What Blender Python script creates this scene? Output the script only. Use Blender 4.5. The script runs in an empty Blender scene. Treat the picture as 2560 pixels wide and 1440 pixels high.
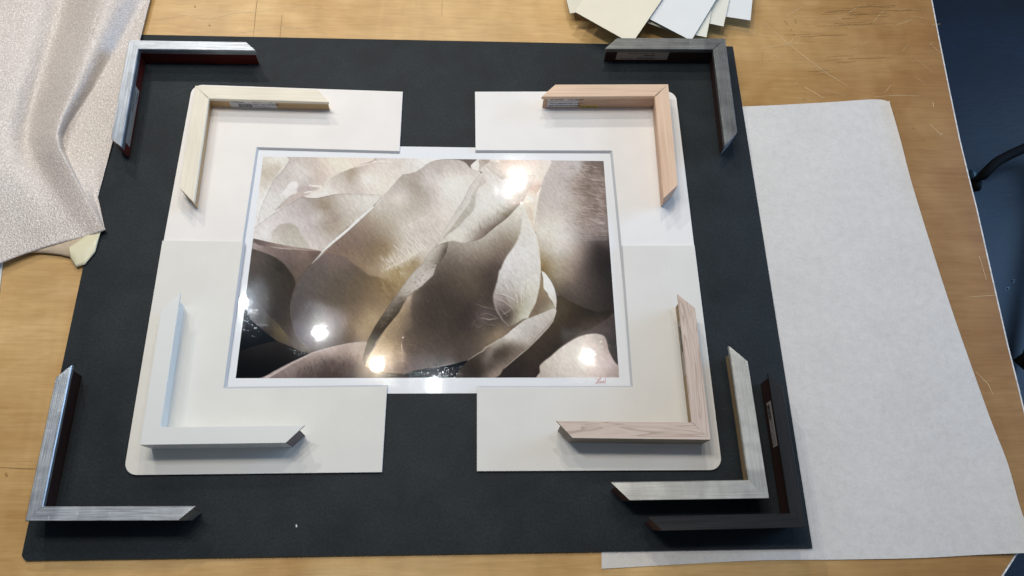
import bpy, bmesh, math, random
import numpy as np
from mathutils import Vector, Matrix

# ------------------------------------------------------------------ camera
scene = bpy.context.scene
COL = scene.collection
FPX = 1920.0
CAM_R = np.array([[0.9985147486050995, -0.0031963367120589918, -0.054388236317408],
                  [-0.017771520652742845, 0.9245675353399979, -0.38060352816153814],
                  [0.05150213463327719, 0.38100479790541325, 0.923137516354563]])
CAM_C = np.array([0.05400932647188244, -0.4749396719376091, 1.0543308985508748])
cd = bpy.data.cameras.new('camera')
cam = bpy.data.objects.new('camera', cd)
COL.objects.link(cam)
M = Matrix([list(CAM_R[i]) + [CAM_C[i]] for i in range(3)] + [[0, 0, 0, 1]])
cam.matrix_world = M
cd.sensor_width = 36.0
cd.sensor_fit = 'HORIZONTAL'
cd.lens = 36.0 * FPX / 2560.0
cd.clip_start = 0.02
cd.clip_end = 60
scene.camera = cam

# ------------------------------------------------------------------ world, lamps, exposure
scene.view_settings.view_transform = 'Standard'
scene.view_settings.look = 'None'
scene.view_settings.exposure = 0.0
scene.view_settings.gamma = 1.0
w = bpy.data.worlds.new('World')
scene.world = w
w.use_nodes = True
nt = w.node_tree
nt.nodes.clear()
wo = nt.nodes.new('ShaderNodeOutputWorld')
bg = nt.nodes.new('ShaderNodeBackground')
tc = nt.nodes.new('ShaderNodeTexCoord')
sx = nt.nodes.new('ShaderNodeSeparateXYZ')
rp = nt.nodes.new('ShaderNodeValToRGB')
nt.links.new(tc.outputs['Generated'], sx.inputs[0])
nt.links.new(sx.outputs['Z'], rp.inputs[0])
nt.links.new(rp.outputs[0], bg.inputs[0])
nt.links.new(bg.outputs[0], wo.inputs[0])
rp.color_ramp.elements[0].position = 0.0
rp.color_ramp.elements[0].color = (0.20, 0.21, 0.24, 1)
rp.color_ramp.elements[1].position = 0.9
rp.color_ramp.elements[1].color = (0.07, 0.095, 0.13, 1)
bg.inputs[1].default_value = 1.0

LAMPS = [  # ceiling track spots whose reflections show in the glossy print
    ((0.253, 1.135, 1.70), 19, (1.0, 0.93, 0.83)),
    ((-0.506, 0.476, 1.70), 12, (0.98, 0.98, 1.0)),
    ((-0.289, 0.351, 1.70), 15, (1.0, 0.86, 0.68)),
    ((0.497, 0.379, 1.70), 7, (1.0, 0.93, 0.85)),
    ((-0.809, 0.595, 1.70), 13, (0.82, 0.92, 1.0)),
    ((-0.077, 0.274, 1.70), 8, (0.90, 0.95, 1.0)),
    ((-1.05, 1.85, 1.75), 36, (1.0, 0.92, 0.80)),
    ((-0.15, 1.95, 1.75), 26, (1.0, 0.90, 0.78)),
]
for i, (loc, e, c) in enumerate(LAMPS):
    ld = bpy.data.lights.new('ceiling_spot', 'POINT')
    ld.energy = e * 1.24
    ld.color = c
    ld.shadow_soft_size = 0.016
    lo = bpy.data.objects.new('ceiling_spot', ld)
    lo.location = loc
    COL.objects.link(lo)
# bluish daylight from a window to the right
ld = bpy.data.lights.new('window_light', 'AREA')
ld.shape = 'RECTANGLE'; ld.size = 1.6; ld.size_y = 1.2
ld.energy = 52
ld.color = (0.34, 0.60, 1.0)
lo = bpy.data.objects.new('window_light', ld)
lo.location = (3.0, 0.8, 0.75)
lo.rotation_euler = (Vector((3.0, 0.8, 0.75)) - Vector((0.4, 0, 0))).to_track_quat('Z', 'Y').to_euler()
COL.objects.link(lo)

# ------------------------------------------------------------------ helpers
def un(x, y, z=0.0):
    """point of the plane at height z that the digitised pixel shows"""
    d = CAM_R @ np.array([(x - 1280) / FPX, -(y - 720) / FPX, -1.0])
    t = (z - CAM_C[2]) / d[2]
    p = CAM_C + t * d
    return Vector((p[0], p[1], p[2]))

def project(P):
    q = (P - CAM_C) @ CAM_R
    return 1280 + FPX * q[..., 0] / -q[..., 2], 720 - FPX * q[..., 1] / -q[..., 2]

def tag(o, label=None, cat=None, group=None, kind=None):
    if label: o['label'] = label
    if cat: o['category'] = cat
    if group: o['group'] = group
    if kind: o['kind'] = kind
    return o

def empty(name, loc, rz=0.0, rx=0.0):
    o = bpy.data.objects.new(name, None)
    o.empty_display_size = 0.02
    COL.objects.link(o)
    o.location = loc
    o.rotation_euler = (rx, 0, rz)
    return o

def mesh_obj(name, verts, faces, mats, parent=None, midx=None, smooth=False, loc=None, recalc=True):
    me = bpy.data.meshes.new(name)
    me.from_pydata([tuple(v) for v in verts], [], [tuple(f) for f in faces])
    if not isinstance(mats, (list, tuple)): mats = [mats]
    for m in mats: me.materials.append(m)
    if midx:
        for p, i in zip(me.polygons, midx): p.material_index = i
    if recalc:
        bm = bmesh.new(); bm.from_mesh(me)
        bmesh.ops.recalc_face_normals(bm, faces=bm.faces)
        bm.to_mesh(me); bm.free()
    if smooth:
        for p in me.polygons: p.use_smooth = True
    o = bpy.data.objects.new(name, me)
    COL.objects.link(o)
    if parent: o.parent = parent
    if loc: o.location = loc
    return o

def slab(name, top, bot, mats, parent=None, midx=None):
    """closed solid between a top outline and a bottom outline (same count)"""
    n = len(top)
    v = [tuple(p) for p in top] + [tuple(p) for p in bot]
    f = [list(range(n)), list(range(n, 2 * n))] + [[i, (i + 1) % n, n + (i + 1) % n, n + i] for i in range(n)]
    return mesh_obj(name, v, f, mats, parent, midx)

class NT:
    def __init__(s, name):
        s.m = bpy.data.materials.new(name); s.m.use_nodes = True
        s.n = s.m.node_tree.nodes; s.l = s.m.node_tree.links
        s.b = s.n['Principled BSDF']
    def new(s, t, **k):
        q = s.n.new(t)
        for a, v in k.items(): setattr(q, a, v)
        return q
    def link(s, a, b): s.l.new(a, b)
    def coord(s, scale=(1, 1, 1), rot=(0, 0, 0), kind='Object'):
        t = s.new('ShaderNodeTexCoord'); m = s.new('ShaderNodeMapping')
        m.inputs['Scale'].default_value = scale; m.inputs['Rotation'].default_value = rot
        s.link(t.outputs[kind], m.inputs[0]); return m.outputs[0]
    def noise(s, vec, scale, detail=4, rough=0.5, dist=0.0):
        q = s.new('ShaderNodeTexNoise')
        q.inputs['Scale'].default_value = scale; q.inputs['Detail'].default_value = detail
        q.inputs['Roughness'].default_value = rough; q.inputs['Distortion'].default_value = dist
        s.link(vec, q.inputs['Vector']); return q.outputs[0]
    def ramp(s, fac, stops, interp='LINEAR'):
        q = s.new('ShaderNodeValToRGB'); cr = q.color_ramp; cr.interpolation = interp
        while len(cr.elements) > 1: cr.elements.remove(cr.elements[0])
        cr.elements[0].position = stops[0][0]; cr.elements[0].color = (*stops[0][1], 1)
        for p, c in stops[1:]:
            e = cr.elements.new(p); e.color = (*c, 1)
        s.link(fac, q.inputs[0]); return q.outputs[0]
    def mix(s, a, b, fac, mode='MIX'):
        q = s.new('ShaderNodeMix', data_type='RGBA', blend_type=mode)
        for sock, v in ((q.inputs['Factor'], fac), (q.inputs[6], a), (q.inputs[7], b)):
            if hasattr(v, 'is_linked'): s.link(v, sock)
            elif isinstance(v, (int, float)): sock.default_value = v
            else: sock.default_value = (*v, 1)
        return q.outputs[2]
    def bump(s, h, strength, dist=0.001, prev=None):
        q = s.new('ShaderNodeBump'); q.inputs['Strength'].default_value = strength
        q.inputs['Distance'].default_value = dist
        s.link(h, q.inputs['Height'])
        if prev: s.link(prev, q.inputs['Normal'])
        return q.outputs[0]
    def set(s, **k):
        names = dict(col='Base Color', rough='Roughness', metal='Metallic', spec='Specular IOR Level',
                     coat='Coat Weight', coatr='Coat Roughness', normal='Normal', aniso='Anisotropic', sheen='Sheen Weight',
                     trans='Transmission Weight', coatn='Coat Normal')
        for a, v in k.items():
            sock = s.b.inputs[names[a]]
            if hasattr(v, 'is_linked'): s.link(v, sock)
            elif isinstance(v, (tuple, list)): sock.default_value = (*v, 1)
            else: sock.default_value = v
        return s

def lin(r, g, b):
    f = lambda c: ((c / 255) / 12.92) if c / 255 <= 0.04045 else (((c / 255) + 0.055) / 1.055) ** 2.4
    return (f(r), f(g), f(b))

def flat(name, col, rough=0.6, spec=0.3, metal=0.0, var=0.06, scale=60, bump=0.0):
    t = NT(name)
    v = t.coord()
    n = t.noise(v, scale, 4)
    c = t.ramp(n, [(0.25, tuple(x * (1 - var) for x in col)), (0.75, tuple(min(1, x * (1 + var)) for x in col))])
    t.set(col=c, rough=rough, spec=spec, metal=metal)
    if bump: t.set(normal=t.bump(n, bump, 0.0005))
    return t.m

# ------------------------------------------------------------------ materials
def wood_mat(name, base, dark, light, gx=2.0, gy=30.0, rough=0.45, spec=0.4, mottled=True, contrast=1.0, bump=0.08):
    t = NT(name)
    v = t.coord((gx, gy, gy))
    n1 = t.noise(v, 3.0, 6, 0.62, 0.5)
    n2 = t.noise(t.coord((gx * 3, gy * 5, gy * 5)), 3.0, 3, 0.6)
    n3 = t.noise(t.coord((4, 9, 9)), 1.3, 3, 0.5, 0.4)
    lo = 0.5 - 0.22 / contrast; hi = 0.5 + 0.22 / contrast
    c1 = t.ramp(n1, [(lo, dark), (0.5, base), (hi, light)])
    c = t.mix(c1, t.ramp(n3, [(0.35, tuple(x * 0.86 for x in base)), (0.68, tuple(min(1, x * 1.12) for x in base))]), 0.45 if mottled else 0.2)
    c = t.mix(c, t.ramp(n2, [(0.35, (0.88, 0.88, 0.88)), (0.6, (1.0, 1.0, 1.0))]), 0.7, 'MULTIPLY')
    t.set(col=c, rough=rough, spec=spec, normal=t.bump(n2, bump, 0.0006))
    return t.m

def table_mat():
    t = NT('table_veneer')
    base = lin(210, 171, 110)
    v = t.coord((1.2, 9, 9), (0, 0, 0.03))
    n1 = t.noise(v, 3.0, 8, 0.6, 0.8)
    n2 = t.noise(t.coord((7, 90, 8), (0, 0, 0.03)), 2.6, 5, 0.7)
    n5 = t.noise(t.coord((7.5, 1.6, 1), (0, 0, 0.12)), 2.2, 3, 0.5, 0.8)
    n3 = t.noise(t.coord((2.2, 3.0, 1)), 2.0, 4, 0.55, 1.0)
    n4 = t.noise(t.coord((0.9, 22, 1), (0, 0, 0.03)), 1.7, 6, 0.7, 1.2)
    c = t.ramp(n1, [(0.30, lin(190, 150, 94)), (0.5, base), (0.72, lin(222, 188, 134))])
    c = t.mix(c, t.ramp(n3, [(0.32, lin(182, 138, 82)), (0.66, lin(228, 193, 136))]), 0.6)
    c = t.mix(c, t.ramp(n2, [(0.3, (0.80, 0.77, 0.71)), (0.62, (1, 1, 1))]), 0.85, 'MULTIPLY')
    c = t.mix(c, t.ramp(n5, [(0.35, (0.90, 0.88, 0.84)), (0.65, (1.04, 1.04, 1.04))]), 0.8, 'MULTIPLY')
    c = t.mix(c, t.ramp(n4, [(0.28, (0.62, 0.55, 0.46)), (0.36, (1, 1, 1))]), 0.5, 'MULTIPLY')
    # light falloff towards the right, painted into the veneer colour as a brown darkening
    tc_ = t.new('ShaderNodeTexCoord'); sp = t.new('ShaderNodeSeparateXYZ'); t.link(tc_.outputs['Object'], sp.inputs[0])
    mr = t.new('ShaderNodeMapRange'); mr.inputs['From Min'].default_value = 0.1; mr.inputs['From Max'].default_value = 0.75
    t.link(sp.outputs['X'], mr.inputs['Value'])
    c = t.mix(c, t.mix(c, lin(188, 166, 138), 1.0, 'MULTIPLY'), mr.outputs[0])
    rgh = t.new('ShaderNodeMapRange'); t.link(n3, rgh.inputs['Value'])
    rgh.inputs['To Min'].default_value = 0.3; rgh.inputs['To Max'].default_value = 0.5
    t.set(col=c, rough=rgh.outputs[0], spec=0.42, normal=t.bump(n2, 0.12, 0.0005))
    return t.m

def board_mat(name, col, var=0.03, rough=0.85, spec=0.2, fib=0.15):
    t = NT(name)
    n = t.noise(t.coord(), 900, 3, 0.6)
    n2 = t.noise(t.coord(), 14, 4, 0.55)
    c = t.mix(t.ramp(n2, [(0.3, tuple(x * (1 - var) for x in col)), (0.7, tuple(min(1, x * (1 + var)) for x in col))]),
              t.ramp(n, [(0.3, (0.95, 0.95, 0.95)), (0.7, (1, 1, 1))]), 1.0, 'MULTIPLY')
    t.set(col=c, rough=rough, spec=spec, normal=t.bump(n, fib, 0.0002))
    return t.m

def black_board_mat():
    t = NT('black_board_paper')
    n = t.noise(t.coord(), 300, 4, 0.7)
    n2 = t.noise(t.coord(), 11, 6, 0.65, 0.3)
    c = t.mix(t.ramp(n2, [(0.3, lin(20, 27, 32)), (0.7, lin(36, 44, 48))]),
              t.ramp(n, [(0.3, (0.55, 0.55, 0.55)), (0.7, (1.4, 1.4, 1.4))]), 1.0, 'MULTIPLY')
    t.set(col=c, rough=0.60, spec=0.26, normal=t.bump(n, 0.25, 0.0003))
    return t.m

def metal_mat(name, col, rough=0.34, dark=0.7, scratch=0.5, streak=1.0):
    t = NT(name)
    n1 = t.noise(t.coord((2.5, 120, 120)), 6.0, 4, 0.75)
    n2 = t.noise(t.coord((2, 320, 320)), 5.0, 3, 0.6)
    n3 = t.noise(t.coord((30, 14, 14)), 1.4, 4, 0.6)
    n4 = t.noise(t.coord((260, 40, 40), (0, 0, 0.1)), 1.5, 3, 0.7)
    lo = tuple(x * dark for x in col)
    c = t.ramp(n1, [(0.3, lo), (0.62, col), (0.8, tuple(min(1, x * 1.2) for x in col))])
    c = t.mix(c, t.ramp(n3, [(0.35, (0.78, 0.78, 0.78)), (0.65, (1, 1, 1))]), 0.8, 'MULTIPLY')
    c = t.mix(c, t.ramp(n4, [(0.66, (0, 0, 0)), (0.74, (0.9, 0.9, 0.9))]), scratch * 0.35, 'ADD')
    mr = t.new('ShaderNodeMapRange'); t.link(n3, mr.inputs['Value'])
    mr.inputs['To Min'].default_value = rough * 0.75; mr.inputs['To Max'].default_value = rough * 1.3
    t.set(col=c, rough=mr.outputs[0], metal=0.92, normal=t.bump(n2, 0.30 * streak, 0.0004, t.bump(n1, 0.12, 0.0006)))
    return t.m

MAT = dict(
    table=table_mat(),
    edge=flat('worn_edge_band', (0.72, 0.70, 0.68), 0.4, 0.5, var=0.35, scale=120),
    black=black_board_mat(),
    blackcore=flat('black_board_core', lin(30, 34, 42), 0.8),
    mat_tl=board_mat('mat_paper_bright_white', lin(240, 236, 231)),
    mat_tr=board_mat('mat_paper_cool_white', lin(240, 238, 235)),
    mat_bl=board_mat('mat_paper_soft_grey_white', lin(230, 228, 221)),
    mat_br=board_mat('mat_paper_ivory', lin(229, 227, 221)),
    core=flat('mat_core', lin(188, 191, 195), 0.85, 0.15, var=0.02),
    wrap=None,
    silver=metal_mat('silver_leaf', (0.52, 0.57, 0.64), 0.40, 0.42),
    silver2=metal_mat('silver_leaf_scratched', (0.74, 0.77, 0.80), 0.40, 0.42, 1.0),
    pewter=metal_mat('pewter_leaf', (0.34, 0.35, 0.34), 0.42, 0.5, 0.6),
    champagne=metal_mat('champagne_leaf', (0.80, 0.78, 0.70), 0.44, 0.72, 0.2),
    red=wood_mat('red_painted_side', (0.075, 0.008, 0.006), (0.05, 0.005, 0.004), (0.10, 0.012, 0.01), rough=0.35),
    darkred=wood_mat('dark_brown_red_side', (0.028, 0.012, 0.010), (0.016, 0.007, 0.006), (0.04, 0.018, 0.014), rough=0.5),
    darkside=flat('dark_grey_side', (0.03, 0.028, 0.027), 0.5),
    maple=wood_mat('pale_maple', lin(236, 228, 209), lin(231, 222, 202), lin(241, 234, 217), 2, 20, 0.55, 0.3, contrast=0.7, bump=0.04),
    maple_raw=wood_mat('raw_maple_side', lin(190, 160, 120), lin(170, 138, 98), lin(205, 178, 138), 3, 40, 0.6),
    cherry=wood_mat('pink_ash_wood', lin(226, 194, 166), lin(208, 170, 140), lin(238, 212, 186), 1.2, 34, 0.5, 0.35, contrast=1.3),
    cherry_raw=wood_mat('pink_ash_side', lin(200, 166, 142), lin(178, 142, 116), lin(214, 184, 160), 3, 25, 0.6),
    whitep=flat('white_painted_moulding', lin(222, 224, 220), 0.42, 0.4, var=0.015, scale=30),
    whiteend=flat('raw_moulding_end', lin(120, 108, 104), 0.8, var=0.15, scale=300),
    greyend=wood_mat('striped_end_grain', lin(112, 106, 92), lin(70, 64, 56), lin(150, 144, 128), 2, 90, 0.8),
    blackwood=wood_mat('black_stained_wood', (0.010, 0.0095, 0.010), (0.003, 0.003, 0.003), (0.024, 0.023, 0.023), 2, 45, 0.46, 0.4, contrast=1.5, bump=0.4),
    brownend=flat('brown_cut_end', lin(92, 66, 56), 0.7, var=0.12, scale=200),
    tanside=wood_mat('tan_wood_side', lin(150, 128, 96), lin(110, 90, 62), lin(170, 148, 116), 3, 30, 0.6),
    sticker=flat('sticker_paper', lin(205, 203, 206), 0.5, 0.4, var=0.03),
    sticker_y=flat('yellow_sticker', lin(205, 180, 95), 0.5, 0.4, var=0.03),
    sticker_d=flat('grey_sticker', lin(150, 145, 140), 0.5, 0.4, var=0.05),
    ink=flat('print_ink', (0.02, 0.02, 0.025), 0.6),
    red_ink=flat('red_ink', lin(178, 96, 98), 0.6),
    swatch_cream=board_mat('swatch_cream', lin(233, 226, 204)),
    swatch_white=board_mat('swatch_white', lin(228, 230, 228)),
    swatch_off=board_mat('swatch_offwhite', lin(229, 227, 213)),
    swatch_side=flat('swatch_cut_edge', lin(150, 145, 132), 0.8),
    floor=None, rubber=flat('black_rubber', (0.003, 0.003, 0.004), 0.75, 0.15),
    bolt=flat('blue_grey_steel', (0.08, 0.16, 0.24), 0.3, metal=0.7),
)
def oak_mat():
    t = NT('washed_oak')
    v = t.coord((1.0, 15, 15), (0, 0, 0.03))
    n = t.noise(v, 4.0, 2, 0.45, 0.9)
    wv = t.new('ShaderNodeMath', operation='MULTIPLY'); t.link(n, wv.inputs[0]); wv.inputs[1].default_value = 14.0
    sn = t.new('ShaderNodeMath', operation='FRACT'); t.link(wv.outputs[0], sn.inputs[0])
    fib = t.noise(t.coord((20, 260, 260)), 2.0, 3, 0.7)
    ad = t.new('ShaderNodeMath', operation='MULTIPLY'); t.link(sn.outputs[0], ad.inputs[0]); t.link(fib, ad.inputs[1])
    c = t.ramp(ad.outputs[0], [(0.03, lin(180, 160, 144)), (0.12, lin(202, 182, 167)), (0.3, lin(214, 196, 182)), (0.6, lin(204, 185, 171))])
    t.set(col=c, rough=0.6, spec=0.3, normal=t.bump(fib, 0.3, 0.0005))
    return t.m
MAT['oak'] = oak_mat()
MAT['oakside'] = wood_mat('oak_side', lin(150, 138, 124), lin(110, 98, 86), lin(168, 156, 142), 2, 30, 0.6, contrast=1.4)

def wrap_mat():
    t = NT('mottled_wrap_paper')
    n = t.noise(t.coord(), 75, 5, 0.72)
    n2 = t.noise(t.coord((1, 1.3, 1)), 9, 4, 0.6)
    n3 = t.noise(t.coord(), 330, 2, 0.6)
    c = t.ramp(n, [(0.36, lin(217, 213, 207)), (0.52, lin(222, 218, 212)), (0.64, lin(225, 221, 215))])
    c = t.mix(c, t.ramp(n2, [(0.3, (0.93, 0.93, 0.93)), (0.7, (1, 1, 1))]), 1.0, 'MULTIPLY')
    c = t.mix(c, t.ramp(n3, [(0.3, (0.93, 0.93, 0.93)), (0.6, (1, 1, 1))]), 1.0, 'MULTIPLY')
    t.set(col=c, rough=0.62, spec=0.3, normal=t.bump(n, 0.3, 0.0004, t.bump(n2, 0.4, 0.003)))
    return t.m
MAT['wrap'] = wrap_mat()
def floor_mat():
    t = NT('dark_blue_floor')
    n = t.noise(t.coord((1, 1, 1)), 2.0, 5, 0.6, 0.6)
    n2 = t.noise(t.coord((14, 40, 1), (0, 0, 0.4)), 2.0, 5, 0.7)
    c = t.ramp(n, [(0.3, (0.0018, 0.0038, 0.007)), (0.7, (0.004, 0.012, 0.028))])
    c = t.mix(c, t.ramp(n2, [(0.3, (0.8, 0.8, 0.8)), (0.7, (1.3, 1.3, 1.3))]), 1.0, 'MULTIPLY')
    t.set(col=c, rough=0.5, spec=0.35, normal=t.bump(n2, 0.2, 0.003))
    return t.m
MAT['floor'] = floor_mat()

def foam_mat():
    t = NT('polyethylene_foam')
    n = t.noise(t.coord(), 460, 2, 0.55)
    n2 = t.noise(t.coord((1.25, 0.8, 1), (0, 0, 0.3)), 260, 2, 0.55)
    n3 = t.noise(t.coord(), 9, 3)
    c = t.mix(t.ramp(n3, [(0.3, lin(198, 188, 180)), (0.7, lin(208, 198, 190))]),
              t.ramp(n, [(0.3, (0.74, 0.73, 0.72)), (0.66, (1.08, 1.08, 1.08))]), 1.0, 'MULTIPLY')
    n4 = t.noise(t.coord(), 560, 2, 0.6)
    c = t.mix(c, t.ramp(n4, [(0.56, (0, 0, 0)), (0.68, (0.32, 0.31, 0.30))]), 1.0, 'ADD')  # bright specks in the base colour stand in for specular sparkle
    b = t.bump(n2, 0.75, 0.0012)
    b = t.bump(n, 0.8, 0.0010, b)
    t.set(col=c, rough=0.26, spec=0.75, normal=b, sheen=0.1)
    return t.m
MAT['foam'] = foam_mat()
MAT['foam_under'] = flat('foam_underside', lin(196, 176, 150), 0.5, 0.4, var=0.10, scale=220, bump=0.4)
MAT['tape'] = flat('cream_backing_film', lin(226, 219, 186), 0.35, 0.4, var=0.03, scale=40)

# ------------------------------------------------------------------ setting: floor
tag(mesh_obj('floor', [(-7, -7, -0.85), (7, -7, -0.85), (7, 7, -0.85), (-7, 7, -0.85)], [(0, 1, 2, 3)], MAT['floor']),
    kind='structure')

# ------------------------------------------------------------------ work table
TBL = [(2290, -160), (2328, 0), (2347, 100), (2371, 220), (2398, 350), (2421, 445), (2440, 520), (2476, 680),
       (2517, 860), (2545, 970), (2580, 1120), (2600, 1230), (2596, 1310), (2570, 1350), (2537, 1387), (2503, 1440), (2450, 1530), (2380, 1640)]
edge_pts = [un(x, y, 0) for x, y in TBL]
tb = empty('work_table', (0.2, 0, -0.85))
tag(tb, 'scratched pale maple veneer work table under all the samples', 'table')
OFF = Vector((-0.2, 0, 0.85))
left = [un(-26, 1640, 0), un(-14, 900, 0), un(3, 700, 0), un(8, 657, 0), un(60, -160, 0)]
outline = edge_pts + left
top = [p + OFF for p in outline]
bot = [p + OFF - Vector((0, 0, 0.03)) for p in outline]
slab('table_top', top, bot, MAT['table'], tb)
# edge band: thin strip standing round the right edge
def inset_band(pts, wdt, z0, z1, name, mat, parent, off):
    v = []; f = []
    n = len(pts)
    for i, p in enumerate(pts):
        a = pts[max(i - 1, 0)]; b = pts[min(i + 1, n - 1)]
        d = (b - a); d.z = 0; d.normalize()
        nr = Vector((-d.y, d.x, 0))
        if nr.x < 0: nr = -nr
        for q, z in ((p, z1), (p + nr * wdt, z1), (p + nr * wdt, z0), (p, z0)):
            v.append((q.x + off.x, q.y + off.y, z + off.z))
    for i in range(n - 1):
        for k in range(4):
            f.append((i * 4 + k, i * 4 + (k + 1) % 4, i * 4 + 4 + (k + 1) % 4, i * 4 + 4 + k))
    f.append((0, 1, 2, 3)); f.append(tuple(4 * (n - 1) + k for k in range(4)))
    return mesh_obj(name, v, f, mat, parent)
inset_band(edge_pts, 0.0024, -0.030, -0.0004, 'edge_band', MAT['edge'], tb, OFF)
for lx, ly in ((-0.45, 1.0), (0.75, 1.0), (-0.45, -0.9), (0.55, -0.9)):
    pv = [(lx + sx_ * 0.03 + OFF.x, ly + sy_ * 0.03, z) for z in (0.0, 0.82) for sx_, sy_ in ((-1, -1), (1, -1), (1, 1), (-1, 1))]
    mesh_obj('table_leg', pv, [(0, 1, 2, 3), (4, 5, 6, 7), (0, 1, 5, 4), (1, 2, 6, 5), (2, 3, 7, 6), (3, 0, 4, 7)], MAT['rubber'], tb)

# scratches, pencil lines and stains lying on the veneer (ribbons as thin as the marks)
def ribbons(name, strokes, mat, parent, z, off=Vector((0, 0, 0))):
    v = []; f = []
    for pts, wd in strokes:
        P = [un(x, y, z) for x, y in pts]
        n0 = len(v); n = len(P)
        for i, p in enumerate(P):
            a = P[max(i - 1, 0)]; b = P[min(i + 1, n - 1)]
            d = b - a
            if d.length < 1e-9: d = Vector((1, 0, 0))
            d.normalize(); nr = Vector((-d.y, d.x, 0))
            ww = wd * (0.35 + 0.65 * math.sin(math.pi * (i + 0.5) / n)) if n > 2 else wd
            v.append(p + nr * ww / 2 + off); v.append(p - nr * ww / 2 + off)
        for i in range(n - 1):
            f.append((n0 + 2 * i, n0 + 2 * i + 1, n0 + 2 * i + 3, n0 + 2 * i + 2))
    return mesh_obj(name, v, f, mat, parent)
MARKS = []
LIGHT = flat('scratch_light', lin(222, 196, 152), 0.5)
SCR = flat('scratch_dark', lin(164, 128, 80), 0.6)
PENC = flat('pencil_line', lin(150, 122, 86), 0.7)
rnd = random.Random(4)
light = [([(364, 50), (420, 46), (462, 36), (500, 44), (520, 46), (560, 38), (585, 32), (625, 30), (660, 26), (700, 19), (760, 17), (820, 22)], 0.0011),
         ([(575, 88), (600, 81), (640, 76), (700, 68), (760, 70), (800, 64)], 0.0009),
         ([(1905, 52), (1960, 100), (2010, 140), (2070, 185), (2120, 215)], 0.0008),
         ([(1900, 122), (1950, 112), (1990, 108)], 0.0007), ([(2012, 218), (2060, 245)], 0.0008),
         ([(2325, 310), (2340, 325), (2353, 338), (2357, 334), (2352, 331)], 0.0009),
         ([(2188, 242), (2240, 238), (2300, 240)], 0.0006), ([(2332, 255), (2334, 268)], 0.0008),
         ([(2440, 930), (2470, 960), (2482, 985)], 0.0008), ([(2425, 742), (2460, 740), (2490, 738)], 0.0006),
         ([(2448, 640), (2466, 700)], 0.0006), ([(2400, 1128), (2425, 1122)], 0.0007)]
for i in range(26):
    x = rnd.uniform(1880, 2330); y = rnd.uniform(20, 240); a = rnd.uniform(-0.9, 0.9); L = rnd.uniform(12, 60)
    light.append(([(x, y), (x + L * math.cos(a) * 0.5, y + L * math.sin(a) * 0.5 + rnd.uniform(-2, 2)), (x + L * math.cos(a), y + L * math.sin(a))], rnd.uniform(0.0003, 0.0006)))
MARKS.append(ribbons('m', light, LIGHT, None, 0.0003, OFF))
dark = []
for i in range(26):
    cx, cy = rnd.choice([(2160, 20), (2120, 40), (2080, 65), (2010, 92), (2060, 150), (2000, 190), (2150, 30)])
    x = cx + rnd.gauss(0, 34); y = cy + rnd.gauss(0, 7); L = rnd.uniform(25, 110)
    if y < 4: continue
    dark.append(([(x, y), (x + L / 2, y - 1 + rnd.uniform(-1.5, 1.5)), (x + L, y - 3)], rnd.uniform(0.0005, 0.0013)))
for (x, y) in ((1966, 57), (1987, 48), (1977, 72), (1984, 86), (1988, 54), (1961, 51), (2311, 345), (2283, 318), (2165, 48), (486, 14), (522, 61), (2009, 246)):
    dark.append(([(x, y), (x + 2, y + 2.5), (x + 3, y + 4)], 0.0022))
dark += [([(2366, 270), (2376, 280), (2382, 287)], 0.0009), ([(2000, 92), (2060, 88), (2120, 86)], 0.0008),
         ([(13, 1183), (18, 1190)], 0.003), ([(1905, 130), (1908, 165)], 0.0004)]
MARKS.append(ribbons('m', dark, SCR, None, 0.0006, OFF))
MARKS.append(ribbons('m', [([(648, -40), (640, 20), (633, 93)], 0.0007), ([(705, 36), (699, 100)], 0.0005),
                         ([(0, 1168), (60, 1171), (100, 1172)], 0.0006), ([(1106, -10), (1104, 40)], 0.0004)], PENC, None, 0.0009, OFF))
top_ob = bpy.data.objects['table_top']
bmj = bmesh.new(); bmj.from_mesh(top_ob.data)
for mo in MARKS:
    top_ob.data.materials.append(mo.data.materials[0]); slot = len(top_ob.data.materials) - 1
    for p in mo.data.polygons: p.material_index = slot
    bmj.from_mesh(mo.data)
bmj.to_mesh(top_ob.data); bmj.free()
for mo in MARKS: bpy.data.objects.remove(mo)

# white sheet just showing at the left edge of the table
wp = [un(-90, 900, 0.001), un(-16, 900, 0.001), un(-1, 730, 0.001), un(4, 690, 0.001), un(7, 655, 0.001), un(20, 560, 0.001), un(-90, 560, 0.001)]
wl = slab('white_paper', [p + Vector((0, 0, 0.002)) for p in wp], wp, MAT['swatch_white'])
tag(wl, 'white sheet corner poking out under the foam at the left edge of the table', 'paper')

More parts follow.
